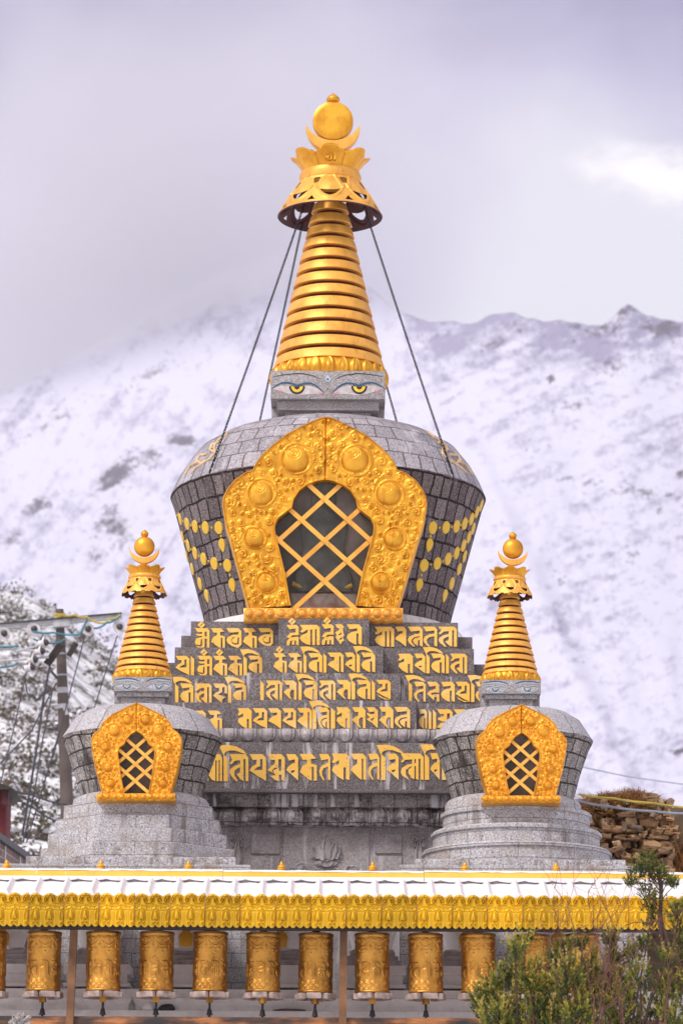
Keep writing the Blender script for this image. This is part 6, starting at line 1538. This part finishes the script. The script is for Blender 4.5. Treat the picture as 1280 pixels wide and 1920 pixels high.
jun = thing('juniper_bush', 'large yellow green juniper bush in front of the prayer wheels', 'bush', (P(1080, 1990, Yj).x, Yj, 1.45))
lv = Leaves(41); rg = np.random.default_rng(42); mb = MB()
clumps = [(905, 1885, 26, .45), (925, 1862, 24, .5), (950, 1900, 40, .5), (965, 1785, 24, .55), (985, 1765, 14, .6), (960, 1830, 26, .5), (1000, 1850, 34, .55), (1045, 1800, 26, .5), (1058, 1778, 14, .45), (1060, 1840, 36, .55), (1030, 1895, 44, .5),
          (1090, 1770, 12, .5), (1105, 1815, 28, .5), (1110, 1870, 44, .55), (1150, 1800, 24, .45), (1160, 1850, 36, .5), (1165, 1905, 46, .5), (1085, 1915, 40, .45), (1000, 1925, 46, .5), (930, 1925, 40, .45), (1145, 1765, 14, .5), (1215, 1895, 40, .45), (1200, 1840, 26, .4),
          (1250, 1860, 30, .42), (1265, 1910, 40, .45), (1245, 1800, 22, .38), (1275, 1760, 24, .38), (1270, 1715, 20, .36), (1300, 1800, 44, .4), (1310, 1880, 60, .42), (1340, 1760, 40, .4), (1210, 1770, 16, .4), (1185, 1790, 16, .5)]
base = np.array([P(1080, 1990, Yj).x, Yj, 1.45])
for cx_, cy_, R_, tb in clumps:
    dpt = Yj + rg.uniform(-.35, .45); R_ *= (.74 if cy_ < 1825 else .9) if cx_ < 1190 else .74; c = np.array(P(cx_, cy_ + (6 if cy_ < 1830 else 0), dpt)); R_ = R_ * mj
    b0 = base + np.array([(c[0] - base[0]) * .55, 0, 0]) + rg.normal(size=3) * [.08, .12, 0]
    mid = (b0 + c) / 2 + rg.normal(size=3) * .06
    mb.tube([b0, mid, c - [0, 0, R_ * .3], c + [0, 0, R_ * .5]], [.016, .011, .006, .002], 6, False)
    n = int((26 + 4200 * R_ * R_) * (.8 if cx_ > 1190 else (1.3 if cy_ > 1825 else 1.0)))
    for k in range(n):
        o = rg.normal(size=3); o /= np.linalg.norm(o); rr_ = R_ * rg.uniform(.2, 1.05) ** .7
        p = c + o * rr_ * [.85, .85, 1.25]; d = o * .55 + np.array([rg.normal() * .25, rg.normal() * .2 - .12, .95])
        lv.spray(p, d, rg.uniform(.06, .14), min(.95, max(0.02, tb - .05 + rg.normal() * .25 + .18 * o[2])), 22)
        if k % 7 == 0: mb.tube([c + o * rr_ * .1, p], [.0035, .0015], 4, False)
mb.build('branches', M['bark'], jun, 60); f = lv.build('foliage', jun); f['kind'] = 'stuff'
# bare reddish shrub standing among the juniper
shr = thing('bare_shrub', 'leafless reddish brown shrub of fine twigs among the juniper', 'shrub', (P(1200, 1990, 26.7).x, 26.7, 1.45))
mb = MB(); rg = np.random.default_rng(77)
for k in range(10):
    px = rg.uniform(1085, 1330); p = np.array(P(px, 1985, 26.7 + rg.uniform(-.3, .3))); 
    twig(mb, p, (rg.normal() * .18 - .08, rg.normal() * .12, 1), rg.uniform(.75, 1.25), .008, rg, 2)
for px, py_ in ((1000, 1960), (960, 1990), (1040, 1980), (1115, 1960)):
    twig(mb, np.array(P(px, py_, 26.8)), (rg.normal() * .15 + .06, 0, 1), 1.0, .006, rg, 2)
mb.build('twigs', M['bark_r'], shr, 60)
# slender sapling with a small dark crown
sap = thing('conifer_sapling', 'slender dark stemmed conifer sapling rising above the bush to the eave', 'tree', (P(1250, 1990, 27.4).x, 27.4, 1.45))
mb = MB(); lv = Leaves(51); rg = np.random.default_rng(52)
st = [(1252, 1985), (1246, 1900), (1246, 1820), (1240, 1760), (1237, 1710), (1239, 1660), (1232, 1635), (1222, 1618)]
mb.tube([P(a, b, 27.4) for a, b in st], [.032, .03, .026, .022, .018, .014, .009, .003], 8)
mb.build('trunk', M['bark'], sap, 60)
mb = MB()
for cx_, cy_, R_ in ((1215, 1612, 13), (1205, 1628, 12), (1228, 1630, 12), (1232, 1650, 17), (1212, 1645, 13), (1250, 1655, 13), (1240, 1640, 10), (1184, 1648, 12), (1180, 1660, 8), (1210, 1676, 14), (1222, 1690, 15), (1215, 1708, 12), (1226, 1722, 13), (1216, 1738, 10), (1262, 1662, 8), (1196, 1632, 9)):
    c = np.array(P(cx_, cy_, 27.4 + rg.uniform(-.1, .1))); R_ = R_ * S(1650, 27.4)
    tq = np.array(P(1238, min(1760, cy_ + 28), 27.4)); mb.tube([tq, (tq + c) / 2 + [0, 0, .01], c], [.006, .004, .002], 5, False)
    for k in range(int(22 + 6000 * R_ * R_)):
        o = rg.normal(size=3); o /= np.linalg.norm(o); p = c + o * R_ * rg.uniform(.2, 1)
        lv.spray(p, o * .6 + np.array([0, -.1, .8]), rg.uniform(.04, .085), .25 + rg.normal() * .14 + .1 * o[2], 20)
mb.build('branches', M['bark'], sap, 60); f = lv.build('foliage', sap); f['kind'] = 'stuff'
# frosted tuft at the lower left
tf = thing('frosted_plant', 'frosted grey twiggy plant at the foot of the first bay', 'plant', (P(38, 1960, 31.3).x, 31.3, ZG))
mb = MB(); rg = np.random.default_rng(5)
pc = P(38, 1925, 31.3)
for k in range(90):
    o = rg.normal(size=3); o[2] = abs(o[2]) + .2; o /= np.linalg.norm(o); L_ = .13 * rg.uniform(.6, 1.1)
    mb.tube([pc, pc + Vector(o * L_ * .6) + Vector(rg.normal(size=3) * .012), pc + Vector(o * L_)], [.005, .006, .004], 5)
mb.tube([(pc.x, pc.y, ZG), pc], .012, 6)
mb.build('twigs', plain('frost_twig', (.42, .39, .38), .8, 0, .5, 30, .2), tf, 60)

# ------------------------------------------------------------------ air: haze over the whole valley, cloud resting on the left hand peak
def volume_mat(name, col, dens):
    m = bpy.data.materials.new(name); m.use_nodes = True; nt = m.node_tree; nt.nodes.clear()
    o = nt.nodes.new('ShaderNodeOutputMaterial'); v = nt.nodes.new('ShaderNodeVolumePrincipled')
    v.inputs['Color'].default_value = (*col, 1); v.inputs['Density'].default_value = dens; v.inputs['Anisotropy'].default_value = 0.0
    nt.links.new(v.outputs[0], o.inputs['Volume']); return m, nt, v
hm_, _, _ = volume_mat('haze_air', (0.90, 0.90, 0.99), 7e-5)
mb = MB(); mb.box(-7500, 7500, -160, 7200, -9, 1990); hz_ = mb.build('haze', hm_); tag(hz_, kind='stuff')
cmat, nt, v = volume_mat('cloud_air', (0.93, 0.925, 0.975), 0.0)
tc = nt.nodes.new('ShaderNodeTexCoord'); 
ln = nt.nodes.new('ShaderNodeVectorMath'); ln.operation = 'LENGTH'; nt.links.new(tc.outputs['Object'], ln.inputs[0])
nz = nt.nodes.new('ShaderNodeTexNoise'); nz.inputs['Scale'].default_value = 2.6; nz.inputs['Detail'].default_value = 4; nz.inputs['Roughness'].default_value = .6; nt.links.new(tc.outputs['Object'], nz.inputs[0])
ma = nt.nodes.new('ShaderNodeMath'); ma.operation = 'MULTIPLY_ADD'; ma.inputs[1].default_value = .75; nt.links.new(nz.outputs[0], ma.inputs[0]); nt.links.new(ln.outputs['Value'], ma.inputs[2])
mr = nt.nodes.new('ShaderNodeMapRange'); mr.interpolation_type = 'SMOOTHSTEP'
for k, x in ((1, 1.28), (2, .55), (3, 0.0), (4, 0.0036)): mr.inputs[k].default_value = x
nt.links.new(ma.outputs[0], mr.inputs[0]); nt.links.new(mr.outputs[0], v.inputs['Density'])
mb = MB(); mb.ball((0, 0, 0), 1, 32, 18)
cl = mb.build('cloud', cmat); cc = P(300, 500, 4600); cl.location = cc; cl.scale = (720, 1500, 255); cl.rotation_euler = (0, rad(-20), 0); tag(cl, kind='stuff')
